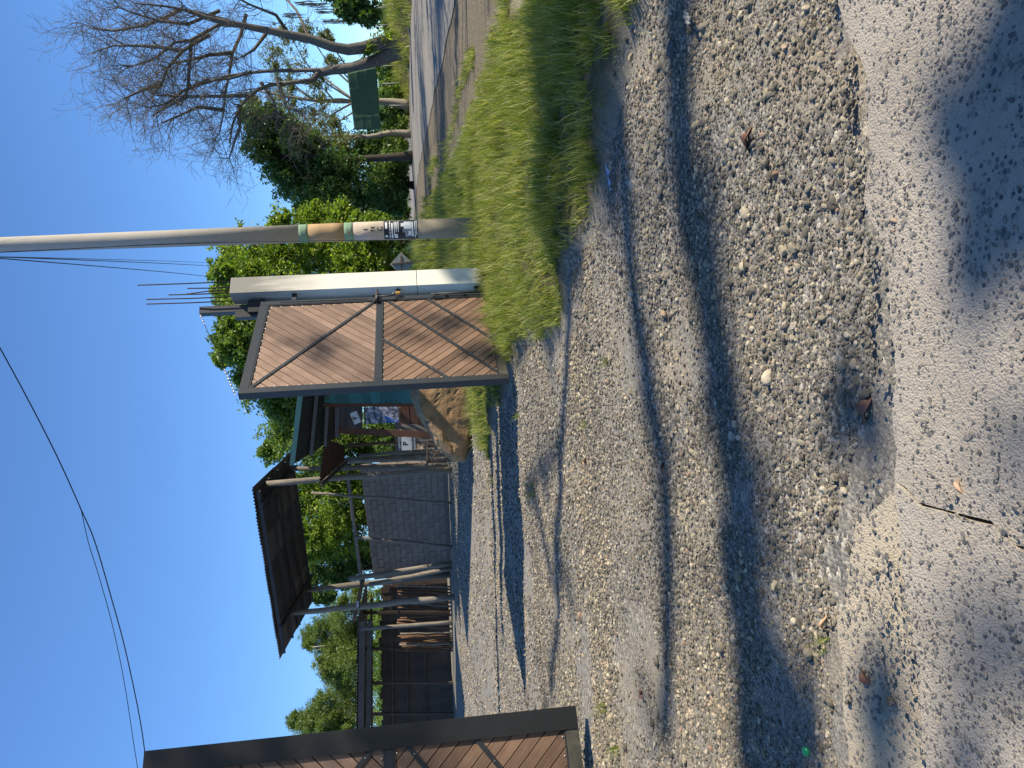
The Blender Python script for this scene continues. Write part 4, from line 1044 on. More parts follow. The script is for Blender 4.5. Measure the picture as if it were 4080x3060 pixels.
def crown_tree(name, label, base, D, blobs, leaf, mat, bark='dark_bark', per=34, nclump=26, trunk_r=.2, group=None, sig=.17, aspect=.5, cat='tree', fork=.35, dd=1.0, gz=None, trunk=True, limbs=3):
    """base: picture point of the foot (X, Y); blobs: (X, Y, r px[, depth offset]) in the picture at depth D"""
    b = at(base[0], base[1], D); b = Vector((b.x, D, g(b.x, D)-.05)); root = empty(name, b); tag(root, label, cat, group)
    Ps = []; Ts = []; mb = MB(); cen = []
    allb = []
    for bl in blobs:
        off = bl[3] if len(bl) > 3 else random.uniform(-dd, dd); allb.append((bl[0], bl[1], bl[2], off, 1))
        for _ in range(3):
            a = random.uniform(0, 2*pi); k = random.uniform(.65, 1.0); allb.append((bl[0]+cos(a)*bl[2]*k, bl[1]+sin(a)*bl[2]*k, bl[2]*random.uniform(.3, .5), off+random.uniform(-.5, .5)*dd, 0))
    for bl in allb:
        off = bl[3]; c = at(bl[0], bl[1], D+off); r = bl[2]*(D+off)/F
        cc, P, tt = blob_points(c, r, int(nclump*1.25) if bl[4] else nclump//3, per*1.3, sig*1.45, .2); P[:, 2] = np.maximum(P[:, 2], G(P[:, 0], P[:, 1])+.05); Ps.append(P); Ts.append(tt); cen.append((c, r, cc)) if bl[4] else None
    top = Vector(np.mean([c for c, _, _ in cen], axis=0)); fk = b+(top-b)*fork; fk.x = b.x+(top.x-b.x)*fork*.6
    if trunk:
        tp = Vector((fk.x+(top.x-fk.x)*.7, fk.y+(top.y-fk.y)*.7, max(c.z for c, _, _ in cen)-.5*max(r for _, r, _ in cen))); tp.z = max(tp.z, fk.z+.3)
        pth = smooth_path([b, b.lerp(fk, .5)+Vector((random.uniform(-.15, .15), 0, 0)), fk, fk.lerp(tp, .5)+Vector((random.uniform(-.3, .3), random.uniform(-.3, .3), 0)), tp], 3)
        n_ = len(pth); mb.tube(pth, [trunk_r*(1.25-1.1*(i/(n_-1))**.8) for i in range(n_)], 9).build('trunk', M[bark], root, True, org=b)
        for c, r, cc in cen:
            hd = hypot(c.x-fk.x, c.y-fk.y); zs = min(max(c.z-.8*hd-.3, b.z+(fk.z-b.z)*.7), tp.z-.1)
            k_ = min(range(n_), key=lambda q_: abs(pth[q_].z-zs)); s0 = pth[k_]; tr = trunk_r*(1.25-1.1*(k_/(n_-1))**.8)*.5
            br = MB(); midp = s0.lerp(c, .5)+Vector((random.uniform(-.3, .3), random.uniform(-.3, .3), random.uniform(.0, .15)*hd))
            br.tube(smooth_path([s0, midp, c], 3), [tr*(1-.75*q_/6) for q_ in range(7)], 6, False)
            for q in cc[:limbs*3]: br.tube([c, c.lerp(Vector(q), .5)+Vector((0, 0, .1*r)), q], [trunk_r*.12, trunk_r*.08, trunk_r*.04], 4, False)
            br.build('limb', M[bark], root, True, org=b)
    leaf_cloud('crown', np.concatenate(Ps), leaf*.78, M[mat], root, b, aspect, tintc=np.concatenate(Ts))
    return root

# --- bare tree on the far verge: two trunks, traced main limbs, grown twigs
def px2(pts, k, ox, oy): return [(x/k+ox, y/k+oy) for x, y in pts]
TW = {'v': [], 'f': [], 'n': 0}
class TubeBag:
    def __init__(s): s.V = []; s.F = []; s.n = 0
    def add(s, pts, rad, k):
        P = np.array(pts); R = np.array(rad); m_ = len(P); d = np.gradient(P, axis=0); d /= np.linalg.norm(d, axis=1)[:, None]+1e-9
        a = np.where(np.abs(d[:, 2:3]) < .9, np.array([[0, 0, 1.]]), np.array([[1., 0, 0]])); x = np.cross(d, a); x /= np.linalg.norm(x, axis=1)[:, None]+1e-9; y = np.cross(d, x)
        t = np.arange(k)*2*pi/k
        ring = P[:, None, :]+(x[:, None, :]*np.cos(t)[None, :, None]+y[:, None, :]*np.sin(t)[None, :, None])*R[:, None, None]
        s.V.append(ring.reshape(-1, 3)); i = np.arange(m_-1)[:, None]*k; j = np.arange(k)[None, :]; j2 = (j+1) % k
        s.F.append((np.stack([i+j, i+j2, i+k+j2, i+k+j], -1)+s.n).reshape(-1, 4)); s.n += m_*k
    def build(s, name, mat, parent, org):
        return obj_np(name, np.concatenate(s.V)-np.asarray(org), np.concatenate(s.F), mat, parent, True)
def grow(bag, p, d, L, r, lev, up, rnd):
    n = 5 if lev else 4; pts = [p.copy()]; dirs = d.normalized(); step = L/n; P = p.copy()
    for i in range(n):
        dirs = (dirs+Vector((rnd.gauss(0, .22), rnd.gauss(0, .22), rnd.gauss(0, .18)+up))).normalized(); P = P+dirs*step; pts.append(P.copy())
    rr = [max(.007, r*(1-.75*i/n)) for i in range(n+1)]
    bag.add([tuple(q) for q in pts], rr, 5 if lev > 1 else 3)
    if lev <= 0: return
    for k in range(rnd.randint(3, 5) if lev > 1 else rnd.randint(3, 4)):
        i = rnd.randint(1, n); base = pts[i]; dd = (pts[i]-pts[i-1]).normalized()
        side = Vector((rnd.gauss(0, 1), rnd.gauss(0, 1), rnd.gauss(0, .8))); side = (side-dd*side.dot(dd)).normalized()
        grow(bag, base, dd*.75+side*.75, L*rnd.uniform(.45, .7), rr[i]*.6, lev-1, up, rnd)
def bare_tree():
    rnd = random.Random(11); D = 43.0; base = at(1592, 190, D); b = Vector((base.x, D, g(base.x, D)-.1)); root = empty('bare_tree', b)
    tag(root, 'big leafless tree with two trunks on the far grass verge', 'tree')
    ta = [(1592, 180), (1524, 169), (1448, 190), (1385, 198), (1322, 186), (1237, 156), (1153, 139), (1069, 122), (984, 105), (900, 89), (820, 70), (740, 40)]
    tb = [(1592, 205)]+px2([(1400, 580), (1200, 640), (1000, 660), (880, 690)], 2.37, 900, 0)
    b1 = [tb[-2]]+px2([(900, 660), (700, 665), (400, 670), (200, 690), (0, 720)], 2.37, 900, 0)+[(830, 330), (750, 345)]
    b2 = [tb[-1]]+px2([(820, 760), (700, 770), (560, 790), (420, 800), (300, 850), (200, 930), (130, 1010)], 2.37, 900, 0)+[(925, 500), (915, 570)]
    def P3(l, d0, d1): return [at(x, y, D+d0+(d1-d0)*i/(len(l)-1)) for i, (x, y) in enumerate(l)]
    def trunk(name, l, d0, d1, r0, r1, k=10):
        P = P3(l, d0, d1); n = len(P); bag = TubeBag(); bag.add([tuple(p) for p in P], [r0+(r1-r0)*(i/(n-1))**.7 for i in range(n)], k); bag.build(name, M['bark'], root, b); return P
    A_ = trunk('trunk', ta, 0, -2, .42, .10); B_ = trunk('trunk', tb, 0, 1, .42, .22)
    B1 = trunk('limb', b1, .9, 2, .15, .05, 7); B2 = trunk('limb', b2, 1, -1.5, .17, .05, 7)
    limbs = [px2(l, 2.37, 200, 0) for l in (
        [(1850, 250), (1600, 230), (1330, 380), (1180, 400), (1000, 540), (850, 600), (700, 650)], [(1500, 330), (1250, 480), (1100, 650), (1050, 800), (950, 930)],
        [(1850, 130), (1800, 330), (1720, 500), (1690, 700), (1650, 900), (1640, 1040), (1600, 1250), (1530, 1360)], [(1896, 900), (1600, 910), (1300, 910), (1000, 900)],
        [(1896, 680), (1700, 740), (1500, 760), (1350, 700)], [(1250, 80), (1100, 160), (900, 240), (600, 290), (400, 270), (250, 210)], [(1700, 200), (1400, 120), (1100, 60), (800, 30)],
        [(1600, 100), (1300, 230), (1050, 200), (800, 130), (620, 60)], [(1050, 800), (850, 860), (700, 930)], [(1330, 380), (1320, 620), (1300, 850), (1230, 1000)],
        [(1640, 1040), (1400, 1010), (1200, 1100), (1050, 1160)], [(1780, 1000), (1790, 1200), (1720, 1400), (1690, 1500)], [(1700, 500), (1500, 520), (1350, 560), (1150, 600), (1000, 700)], [(1250, 480), (1000, 440), (800, 430), (600, 430), (450, 480)],
        [(1500, 760), (1250, 860), (1100, 980), (900, 1020)], [(1300, 910), (1100, 1010), (950, 1100)])]
    limbs += [[(1153, 139), (1100, 60), (1000, 20), (880, -40)], [(1237, 156), (1180, 40), (1090, -60)], [(1069, 122), (1010, 200), (940, 240)], [(1100, 310), (1140, 420), (1200, 450), (1240, 500)], [(1040, 330), (1090, 400), (1110, 470)]]
    twigs = TubeBag()
    for l in limbs:
        d0 = rnd.uniform(-1, 1); d1 = rnd.uniform(-4.5, 4.5); P = P3(l, d0, d1); n = len(P)
        rr = [.115*(1-.72*i/(n-1)) for i in range(n)]; lb = TubeBag(); lb.add([tuple(p) for p in P], rr, 6); lb.build('limb', M['bark'], root, b)
        for i in range(1, n):
            dd = (P[i]-P[i-1])
            for _ in range(6 if i > 1 else 3):
                t = rnd.random(); q = P[i-1].lerp(P[i], t); side = Vector((rnd.gauss(0, 1), rnd.gauss(0, 1), rnd.gauss(0, .9)))
                side = (side-dd.normalized()*side.dot(dd.normalized())).normalized()
                grow(twigs, q, dd.normalized()*.6+side*.8+Vector((-.12, 0, .15)), rnd.uniform(1.2, 2.6), .024, 2, .03, rnd)
    for P in (A_[7:], B1[3:], B2[3:]):
        for i in range(1, len(P)):
            for _ in range(3):
                q = P[i-1].lerp(P[i], rnd.random()); grow(twigs, q, (P[i]-P[i-1]).normalized()+Vector((rnd.gauss(0, .8), rnd.gauss(0, .8), .2)), rnd.uniform(1.2, 2.6), .026, 2, .03, rnd)
    tw = twigs.build('twigs', M['twig'], root, b); tw['kind'] = 'stuff'
    # grey moss hanging in strands
    for (X, Y, L) in ((1230, 20, 1.6), (1260, 45, 1.9), (1290, 85, 2.6), (1180, 15, 1.8), (1100, 130, 1.0), (1130, 60, 1.3)):
        ms = TubeBag()
        for k in range(14):
            q = at(X+rnd.uniform(-12, 12), Y+rnd.uniform(-9, 9), D+rnd.uniform(-.3, .3)); l = L*rnd.uniform(.4, 1)
            ms.add([tuple(q+Vector((rnd.gauss(0, .03), 0, -l*j/4))) for j in range(5)], [.015, .02, .02, .012, .005], 3)
        ms.build('hanging_moss', M['moss'], root, b)
    # ferns and shoots on the fork
    Pf = np.concatenate([blob_points(at(X, Y, D-.4), r*D/F, 10, 14, .35)[1] for X, Y, r in ((1505, 165, 26), (1470, 185, 20), (1540, 140, 22), (1460, 205, 14))])
    leaf_cloud('shoots', Pf, .30, M['leaf_bright'], root, b, .3)
    return root
BT = bare_tree()
def copy_tree(o, loc, rz, label, group=None, parent=None, sc=1.0):
    c = o.copy(); COL.objects.link(c); c.location = loc; c.rotation_euler = (0, 0, rz); c.scale = (sc,)*3
    if label: c['label'] = label
    if group: c['group'] = group
    for ch in o.children:
        k = ch.copy(); COL.objects.link(k); k.parent = c
    return c
for i, (q, s_, rz, sc) in enumerate(((14.0, 19, 2.2, .85), (14.4, 29, .9, .7))):
    x, y = road_pt(q, s_); copy_tree(BT, (x, y, g(x, y)-.1), rz, ('leafless verge tree nearest the entrance, outside the picture', 'second leafless verge tree, outside the picture')[i], sc=sc)

# --- leafy trees
crown_tree('sparse_tree', 'thin olive leaved tree right behind the bare tree', (1600, 420), 52, [(1150, 130, 55), (1195, 255, 60), (1085, 225, 45), (1150, 385, 62), (1200, 440, 60), (1090, 425, 55), (1050, 485, 45), (1285, 430, 50), (1120, 320, 50), (1260, 330, 40), (1230, 130, 35), (1000, 400, 32), (1330, 250, 30), (1240, 520, 55), (1330, 500, 45), (1300, 150, 25)], .26, 'leaf_olive', 'pale_bark', 17, 26, .30, aspect=.32, dd=2.5)
crown_tree('slender_tree', 'slender pale trunked tree beside the green banner', (1598, 535), 49, [(1300, 520, 50), (1230, 560, 50), (1180, 540, 45), (1380, 560, 45), (1330, 600, 50), (1270, 640, 55)], .24, 'leaf_olive', 'pale_bark', 16, 24, .22, aspect=.32, dd=1.5, fork=.5)
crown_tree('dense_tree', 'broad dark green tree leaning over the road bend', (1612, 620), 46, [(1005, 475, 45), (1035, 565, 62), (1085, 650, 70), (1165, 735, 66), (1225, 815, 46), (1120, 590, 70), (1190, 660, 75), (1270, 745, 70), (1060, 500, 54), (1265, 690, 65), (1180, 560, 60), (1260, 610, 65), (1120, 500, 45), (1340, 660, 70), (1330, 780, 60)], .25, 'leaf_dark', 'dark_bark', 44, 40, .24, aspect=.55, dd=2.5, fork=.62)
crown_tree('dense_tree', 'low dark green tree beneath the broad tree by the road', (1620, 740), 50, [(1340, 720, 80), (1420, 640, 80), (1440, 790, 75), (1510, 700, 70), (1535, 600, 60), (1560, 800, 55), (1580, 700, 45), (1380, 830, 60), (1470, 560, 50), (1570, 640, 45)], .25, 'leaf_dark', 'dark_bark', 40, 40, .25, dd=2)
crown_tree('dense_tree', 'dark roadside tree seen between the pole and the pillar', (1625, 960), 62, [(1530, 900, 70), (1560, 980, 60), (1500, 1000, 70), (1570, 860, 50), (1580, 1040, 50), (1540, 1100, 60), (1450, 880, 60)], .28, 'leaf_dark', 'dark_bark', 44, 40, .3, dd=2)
crown_tree('leafy_tree', 'bright leafy tree between the pole and the pillar', (1640, 1110), 25.2, [(930, 1050, 70), (985, 1130, 85), (1050, 1010, 90), (1140, 1090, 110), (1180, 960, 100), (1290, 1050, 120), (1310, 920, 100), (1420, 1000, 105), (1420, 1110, 95), (1480, 930, 60), (1240, 870, 50), (1120, 900, 40), (1470, 1090, 75), (930, 1180, 55), (880, 1085, 34), (1380, 860, 40)], .13, 'leaf_bright', 'dark_bark', 62, 44, .2, aspect=.6, dd=1.3)
crown_tree('leafy_tree', 'green tree rising behind the open gate leaf', (1680, 1330), 23.2, [(960, 1270, 75), (930, 1370, 60), (1000, 1340, 100), (1050, 1420, 90), (1020, 1500, 80), (1090, 1560, 80), (900, 1240, 36), (890, 1420, 30), (1150, 1480, 110), (1130, 1640, 60), (1160, 1350, 120), (1300, 1450, 120)], .14, 'leaf_mid', 'dark_bark', 56, 40, .2, dd=1.5)
crown_tree('green_tree', 'green tree showing over the kiosk roof', (1740, 1720), 33, [(1110, 1640, 60), (1130, 1740, 70), (1080, 1800, 40), (1200, 1700, 80), (1240, 1800, 90), (1340, 1720, 90), (1450, 1700, 90), (1420, 1790, 80), (1500, 1760, 60), (1520, 1680, 60), (1300, 1850, 80)], .16, 'leaf_mid', 'dark_bark', 52, 40, .2, dd=1.5)
crown_tree('green_tree', 'sunlit green tree framed under the tall shelter roof', (1760, 2020), 32, [(1210, 1960, 70), (1280, 1930, 80), (1250, 2050, 80), (1340, 2020, 90), (1380, 1940, 70), (1300, 2130, 85), (1390, 2120, 80), (1220, 2160, 60), (1440, 2040, 60), (1450, 1900, 60)], .16, 'leaf_bright', 'dark_bark', 52, 40, .2, dd=1.5)
crown_tree('green_tree', 'darker green tree behind the left poles of the tall shelter', (1760, 2240), 34, [(1280, 2230, 70), (1350, 2220, 70), (1400, 2260, 60), (1240, 2290, 40), (1330, 2300, 55), (1440, 2220, 50), (1270, 2380, 24), (1300, 2370, 30)], .15, 'leaf_dark', 'dark_bark', 44, 40, .2, dd=1.5)
crown_tree('feathery_tree', 'feathery pale green tree over the open wood store', (1770, 2560), 42, [(1240, 2535, 36), (1290, 2500, 50), (1330, 2590, 60), (1370, 2440, 55), (1390, 2530, 55), (1400, 2640, 60), (1300, 2590, 40), (1370, 2600, 70), (1360, 2700, 65), (1340, 2480, 55), (1420, 2560, 60), (1300, 2650, 34), (1340, 2690, 50), (1430, 2380, 50), (1470, 2460, 60), (1480, 2600, 60), (1225, 2560, 20)], .20, 'leaf_fine', 'pale_bark', 56, 40, .18, aspect=.22, dd=2)
crown_tree('feathery_tree', 'feathery green tree just above the shaded gate leaf', (1780, 2850), 44, [(1180, 2870, 30), (1230, 2880, 45), (1300, 2820, 55), (1350, 2760, 55), (1390, 2850, 60), (1300, 2930, 60), (1400, 2800, 65), (1350, 2880, 60), (1260, 2840, 36), (1440, 2740, 55), (1470, 2880, 60), (1500, 2700, 50), (1380, 2960, 60)], .20, 'leaf_fine', 'pale_bark', 56, 40, .18, aspect=.22, dd=2)
crown_tree('drooping_tree', 'dark tree drooping into the picture at the far verge corner', (1570, -120), 36, [(1400, -30, 50), (1440, 30, 45), (1470, 60, 32), (1380, 40, 35), (1350, -60, 60), (1420, -90, 60)], .24, 'leaf_dark', 'dark_bark', 34, 30, .25, dd=.6)
# shrubs behind the verge fence
for i, (X, Y, D, r, lab) in enumerate(((1545, 60, 58, 42, 'rightmost shrub on the far verge under the open sky'), (1560, 120, 62, 30, 'small shrub beside the foot of the bare tree'), (1545, 290, 55, 48, 'shrub below the sunlit corner of the green banner'), (1560, 370, 54, 45, 'shrub below the middle of the green banner'), (1555, 450, 54, 50, 'shrub below the shaded end of the green banner'), (1560, 540, 52, 45, 'shrub at the foot of the slender pale tree'), (1500, 240, 66, 40, 'taller shrub glimpsed behind the bare tree trunk'))):
    crown_tree('shrub', lab, (1600, Y), D, [(X, Y, r), (X+15, Y+r*.7, r*.8), (X+18, Y-r*.7, r*.75)], .24, 'leaf_mid' if i % 2 else 'leaf_dark', 'dark_bark', 38, 30, .06, 'shrubs along the far verge', cat='shrub', dd=.6)
crown_tree('shrub', 'long low bush closing the view behind the wood store', (1780, 2620), 38, [(1540, 2400+i*75, 62) for i in range(8)], .16, 'leaf_mid', 'dark_bark', 34, 30, .05, cat='shrub', dd=.8)
crown_tree('shrub', 'dark bush filling the view under the kiosk roof', (1740, 1740), 29.5, [(1600, 1640, 60), (1620, 1720, 60), (1640, 1790, 55), (1560, 1800, 50), (1680, 1680, 50), (1660, 1860, 50)], .15, 'leaf_dark', 'dark_bark', 40, 30, .05, cat='shrub', dd=.5)
crown_tree('climbing_bush', 'leafy low bush around the road sign and pillar', (1700, 1150), 25.5, [(1560, 1095, 30), (1580, 1110, 24), (1560, 1140, 40), (1640, 1150, 50)], .13, 'leaf_bright', 'dark_bark', 40, 24, .05, cat='bush', dd=.4)

for i, (x, y, lab) in enumerate(((16.2, 9.5, 'low airy verge tree opposite the entrance, outside the picture'), (16.8, 17, 'airy verge tree nearest the road bend, outside the picture'), (17.6, 25.5, 'airy verge tree beside the bare tree, outside the picture'))):
    u = lambda z, dx, dy: (2040-((z-H)/(y+dy))*F-340, 1530-((x+dx)/(y+dy))*F, )
    bl = []
    for k in range(13):
        dx, dy, z = random.uniform(-3.4, 2), random.uniform(-3.5, 3.5), random.uniform(3.2, 9.5); yy = y+dy
        # picture coordinates of the wanted world point
        v = Vector((x+dx, yy, z))-Vector((0, 0, H)); f_ = v.dot(FW); bl.append((2040-v.dot(U_)/f_*F, 1530-v.dot(R_)/f_*F, random.uniform(.45, .9)*F/yy, dy))
    v = Vector((x, y, g(x, y)-H)); f_ = v.dot(FW)
    crown_tree('verge_tree', lab, (2040-v.dot(U_)/f_*F, 1530-v.dot(R_)/f_*F), y, bl, .22, 'leaf_olive', 'bark', 9, 16, .28, aspect=.35, dd=0)
for i, (x, y, zz, lab) in enumerate(((-10, 0, 5, 'added unseen tree beyond the shaded gate leaf, cutting sky light'), (-1, -9, 6, 'added unseen tree directly behind the viewer, cutting sky light'), (-8, -8, 6, 'added unseen tree behind the viewer to the side, cutting sky light'), (8, -11, 6.5, 'added unseen tree behind the viewer by the road, cutting sky light'))):  # invented trees out of view, added to hold back sky light
    root = empty('green_tree', (x, y, g(x, y)-.05)); tag(root, lab, 'tree'); o_ = root.location
    MB().tube([(0, 0, 0), (.1, 0, zz*.5), (0, .1, zz*.8)], [.3, .24, .15], 9).build('trunk', M['dark_bark'], root, True)
    P = np.concatenate([blob_points((x+random.uniform(-2.6, 2.6), y+random.uniform(-2.6, 2.6), zz+random.uniform(-2.5, 2.5)), 1.5, 26, 16, .25, .2)[1] for _ in range(15)])
    leaf_cloud('crown', P, .30, M['leaf_dark'], root, o_, .55)

# --- tree behind the photographer: its limbs and foliage throw the shade over the drive
def shade_tree():
    foot = Vector((16.0, -8.5, g(16.0, -8.5)-.1)); root = empty('shade_tree', foot); tag(root, 'spreading tree behind the viewer across the road, outside the picture', 'tree')
    fk = foot+Vector((-.5, .1, 4.6)); MB().tube([foot, foot.lerp(fk, .5)+Vector((.1, 0, 0)), fk], [.5, .42, .38], 10).build('trunk', M['bark'], root, True, org=foot)
    def up(X, Y, t): return hit(X, Y)+SUN*t
    bands = [([(2680, -420), (2696, 200), (2742, 740), (2798, 1030), (2853, 1475), (2927, 1844), (2982, 2120), (3000, 2490), (2960, 2950)], 25, 21, .17, .15),
             ([(2430, -350), (2470, 500), (2500, 950), (2540, 1290), (2586, 1567), (2640, 1850), (2650, 2300), (2640, 2900)], 26, 22, .13, .10),
             ([(2330, -300), (2320, 500), (2290, 1050), (2261, 1490), (2234, 1760), (2230, 2032), (2207, 2258), (2216, 2440), (2189, 2755)], 25, 22, .12, .09),
             ([(2100, 1950), (2144, 2032), (2180, 2258), (2200, 2330)], 24, 23, .07, .07),
             ]
    for l, t0, t1, r0, r1 in bands:
        P = [up(X, Y, t0+(t1-t0)*i/(len(l)-1)) for i, (X, Y) in enumerate(l)]; n = len(P)
        mb = MB().tube(P, [r0+(r1-r0)*i/(n-1) for i in range(n)], 7); mb.tube([fk, fk.lerp(P[0], .5)+Vector((.8, -.8, 1.5)), P[0]], [.2, .15, r0], 7, False) if l[0][1] < 0 else mb.tube([up(2230, 1760, 23), P[0]], [r0, r0], 7, False)
        mb.build('limb', M['bark'], root, True, org=foot)
    Ps = []
    for l, t0, t1, r0, r1 in bands:
        for X, Y in l:
            if random.random() < .8:
                c = up(X+random.uniform(-70, 70), Y+random.uniform(-150, 150), t0-1); Ps.append(blob_points(c, random.uniform(.12, .3), 5, 12, .35, .2)[1])
    for X, Y, t, r, nc in ((2230, 250, 18, .42, 22), (2290, 550, 18.5, .42, 22), (2400, 250, 18, .5, 24), (2330, 60, 17.5, .5, 24), (2240, 760, 18.5, .30, 14), (2440, 700, 18.5, .25, 9),
                        (3930, 330, 16, .13, 9), (3990, 760, 16, .14, 12), (3040, 2700, 16.5, .22, 16), (3130, 2980, 16.5, .24, 18), (2960, 2350, 17, .12, 6), (3980, 2650, 19, .22, 5), (3520, 2950, 16, .09, 4), (3400, 1640, 16.5, .09, 4)):
        c = up(X, Y, t); cc, P, tt = blob_points(c, r, nc, 26, .25, .2); Ps.append(P)
    for (x, y, z), t, r, nc in (((2.28, 11.0, .55), 19, .50, 30), ((-3.4, 5.7, 2.6), 21, .75, 24), ((-3.2, 5.8, 1.3), 21, .6, 16), ((-2.8, 6.0, 3.0), 21, .5, 12), ((1.5, 10.4, .6), 19, .22, 10), ((.75, 9.5, 1.2), 20, .45, 7), ((.5, 9.2, 2.3), 20, .4, 5), ((.4, 9.0, .7), 20, .35, 6)):
        c = Vector((x, y, z))+SUN*t; cc, P, tt = blob_points(c, r, nc, 26, .25, .2); Ps.append(P)
    leaf_cloud('crown', np.concatenate(Ps), .12, M['leaf_mid'], root, foot, .5)
shade_tree()

# ------------------------------------------------------------------ banner, fence posts
def banner():
    D = 41.5; pts = [(1383, 292), (1500, 268), (1518, 516), (1412, 518)]; c0, c1, c2, c3 = (at(x, y, D+(.6 if y > 400 else 0)) for x, y in pts)
    org = c1.copy(); o = empty('banner', Vector((org.x, D, g(org.x, D)))); tag(o, 'plain dark green cloth banner hung between two trees', 'banner')
    org = o.location; nu, nv = 40, 20; V = []; Fc = []
    for i in range(nu+1):
        for j in range(nv+1):
            u, v = i/nu, j/nv; p = c0*(1-u)*(1-v)+c1*(1-u)*v+c3*u*(1-v)+c2*u*v
            e = .03*sin(u*7+v*2)+.025*(max(0, 1-abs((u-.30)*30))+max(0, 1-abs((u-.55)*30))+max(0, 1-abs((u-.78)*30)))+.025*(max(0, 1-abs((v-.33)*18))+max(0, 1-abs((v-.66)*18)))
            V.append((p.x, p.y-e, p.z))
    for i in range(nu):
        for j in range(nv): a = i*(nv+1)+j; Fc.append((a, a+1, a+nv+2, a+nv+1))
    sh = sub_obj('sheet', V, Fc, M['banner'], o, org, True); md = sh.modifiers.new('t', 'SOLIDIFY'); md.thickness = .006
    for (a, b) in ((c0, at(1360, 262, D)), (c3, at(1400, 560, D+1.5)), (c1, at(1505, 240, D)), (c2, at(1520, 545, D+1))):
        MB().tube([a, b], .012, 5).build('rope', M['cable'], o, True, org=org)
banner()
for i, (Y, D) in enumerate(((262, 50), (332, 51), (420, 51.5), (505, 52), (100, 49), (30, 48))):
    x = at(1590, Y, D).x; z0 = g(x, D)
    o = MB().tube([(x, D, z0-.2), (x, D, z0+1.35)], .035, 6).build('fence_post', M['sign_metal'], None, True, org=(x, D, z0)); o.location = (x, D, z0)
    tag(o, 'slim grey fence post among the shrubs on the far verge', 'post', 'fence posts on the far verge')

# ------------------------------------------------------------------ small things on the ground
def fallen_leaf(X, Y, L, W_, ang, mat, label, dz=.006):
    p = hit(X, Y); V = []; Fc = []; n = 8
    for i in range(n+1):
        t = i/n; w_ = W_*.5*sin(pi*min(1, t*1.02))**.7 if 0 < i < n else .001
        for j, s_ in enumerate((-1, -.5, 0, .5, 1)):
            V.append(((t-.5)*L, s_*w_, .012*(abs(s_)**1.3)*(w_/(W_*.5))+.012*sin(t*5)+.004*sin(9*t+3*s_)))
    for i in range(n):
        for j in range(4): a = i*5+j; Fc.append((a, a+1, a+6, a+5))
    o = obj_np('fallen_leaf', V, Fc, M[mat], None, True); o.location = (p.x, p.y, p.z+dz+float(bumps(p.x, p.y))); o.rotation_euler = (random.uniform(-.2, .2), random.uniform(-.2, .2), ang)
    md = o.modifiers.new('t', 'SOLIDIFY'); md.thickness = .0008; tag(o, label, 'leaf', 'dead leaves on the ground')
for a in ((2995, 565, .105, .05, 2.5, 'dead_leaf', 'dark brown dead leaf on the gravel, the one nearest the grass verge'), (3585, 893, .075, .032, 1.5, 'pale_leaf', 'pale tan dead leaf lying at the edge of the slab'), (3458, 1637, .085, .045, 2.6, 'dead_leaf', 'broad reddish dead leaf on the gravel near the slab'), (3850, 1925, .075, .016, .6, 'pale_leaf', 'narrow curled leaf on the concrete beside the crack'), (3460, 2690, .085, .03, 1.2, 'dead_leaf', 'brown pointed leaf on the rough concrete lip'), (2332, 1838, .075, .05, .5, 'pale_leaf', 'small orange leaf in the middle of the gravel drive'), (2556, 2765, .09, .03, 1.2, 'dead_leaf', 'curled rusty leaf on the gravel nearest the shaded gate leaf'), (2640, 1860, .14, .018, 1.1, 'dead_leaf', 'long thin curled leaf lying across the gravel centre'), (3300, 2480, .05, .02, .2, 'pale_leaf', 'tiny pale leaf next to the weed by the concrete lip')):
    fallen_leaf(*a)
def stone(X, Y, r, label, mat='dark_stone', sq=.75):
    p = hit(X, Y); me = pebble_meshes(2, 3)[1]; me.materials.append(M[mat]); o = link(bpy.data.objects.new('stone', me)); me.name = 'stone'
    o.location = (p.x, p.y, p.z+r*.22+float(bumps(p.x, p.y))+.005); o.scale = (r*2.1, r*1.6, r*1.6*sq); o.rotation_euler = (0, 0, random.random()*6); tag(o, label, 'stone', 'larger loose stones')
for a in ((3700, 1355, .022, 'largest dark stone sitting alone on the slab'), (3735, 1488, .021, 'dark angular stone on the slab below the largest one'), (3600, 1425, .018, 'dark round stone on the slab edge'), (3590, 405, .024, 'smooth brown stone at the slab edge near the picture top', 'brown_stone'), (3870, 470, .02, 'grey stone on the shaded slab corner'), (2680, 205, .05, 'flat grey rock at the grass edge of the gravel', 'dark_stone', .4), (2965, 1062, .022, 'pale yellow stone in the gravel', 'pale_stone'), (3780, 90, .024, 'dark stone on the slab at the picture top'), (2645, 1255, .03, 'pinkish stone at the tip of the grass', 'brown_stone')):
    stone(*a)
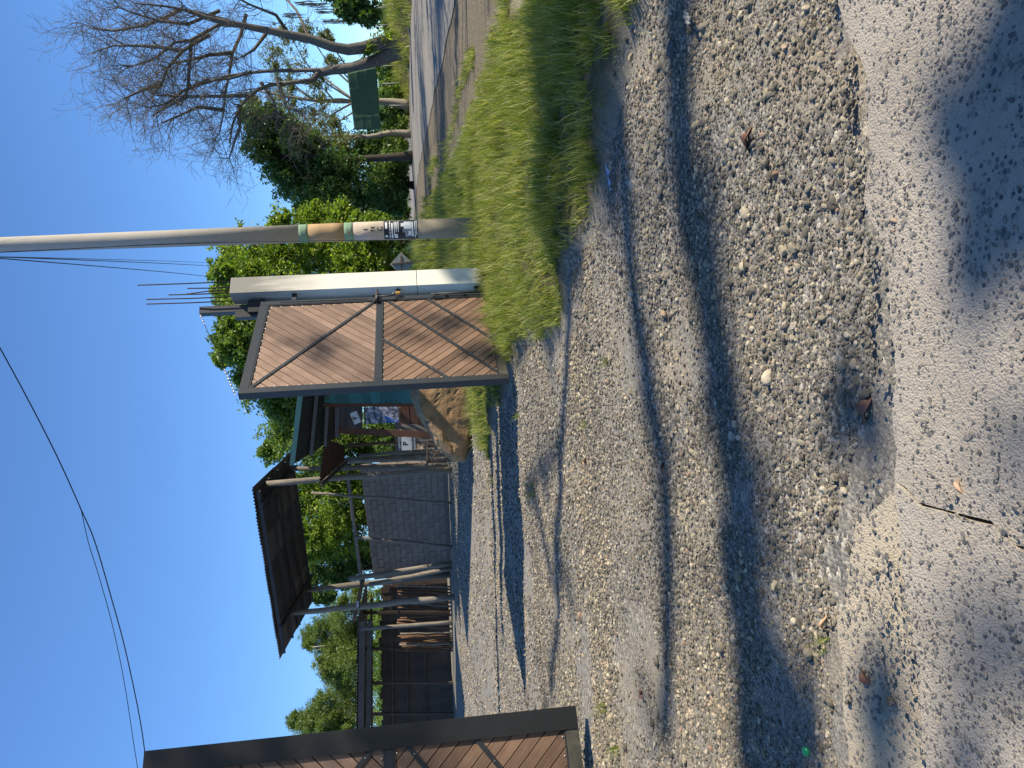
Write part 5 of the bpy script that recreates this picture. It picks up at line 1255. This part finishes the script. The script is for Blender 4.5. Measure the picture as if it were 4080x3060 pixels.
def weed(X, Y, sc, label, kind=0):
    p = hit(X, Y); o = empty('weed_tuft', (p.x, p.y, p.z+float(bumps(p.x, p.y))-.005)); tag(o, label, 'weed', 'weeds growing in the gravel')
    for k in range(3):
        me = tuft_mesh(14, .06, .15, .03, .004, 1.1); me.materials.append(M['grass']); c = link(bpy.data.objects.new('blades', me), o)
        c.location = (random.uniform(-.05, .05)*sc, random.uniform(-.05, .05)*sc, 0); c.scale = (sc,)*3
for a in ((3290, 2560, .55, 'small weed beside the rough concrete lip'), (2400, 2790, 1.0, 'long weed near the foot of the shaded gate leaf'), (2130, 1950, 1.2, 'weed clump in the middle of the drive, in front of the gate shadow'), (2340, 1695, .7, 'dark little weed in the gravel centre'), (2425, 1430, .7, 'sparse weed nearest the gate grass'), (2075, 1660, 1.0, 'weed just outside the gate shadow near the gate foot'), (1965, 1905, 1.2, 'spiky weed at the end of the boulder grass'), (2470, 2960, .9, 'straggling weed at the picture edge below the shaded gate leaf')):
    weed(*a)
def bottle_cap():
    p = hit(3235, 2992); o = MB().tube([(0, 0, 0), (0, 0, .006), (0, 0, .011), (0, 0, .013)], [.016, .0155, .013, .006], 18).build('bottle_cap', M['cap_green'], None, True)
    o.location = (p.x, p.y, p.z+.018); o.rotation_euler = (.25, .1, 0); tag(o, 'green bottle cap lying in the shaded gravel', 'bottle cap')
bottle_cap()
def wrapper(X, Y, L, W_, ang, mat, label):
    p = hit(X, Y); V = []; Fc = []; nu, nv = 14, 6
    for i in range(nu+1):
        for j in range(nv+1):
            u, v = i/nu-.5, j/nv-.5; V.append((u*L, v*W_, .006*sin(u*17+v*4)+.005*sin(v*13+u*6)+.008))
    for i in range(nu):
        for j in range(nv): a = i*(nv+1)+j; Fc.append((a, a+nv+1, a+nv+2, a+1))
    o = obj_np('wrapper', V, Fc, M[mat], None, False); o.location = (p.x, p.y, p.z+.03+float(bumps(p.x, p.y))); o.rotation_euler = (.1, .2, ang); md = o.modifiers.new('t', 'SOLIDIFY'); md.thickness = .001
    tag(o, label, 'wrapper', 'litter by the grass')
wrapper(2446, 705, .15, .03, pi*.93, 'litter_blue', 'crumpled blue plastic wrapper at the grass edge')
wrapper(2250, 705, .09, .06, .4, 'litter_white', 'small whitish plastic scrap caught in the grass')
wrapper(2770, 70, .16, .03, .9, 'litter_clear', 'clear plastic strip on the gravel at the picture top')
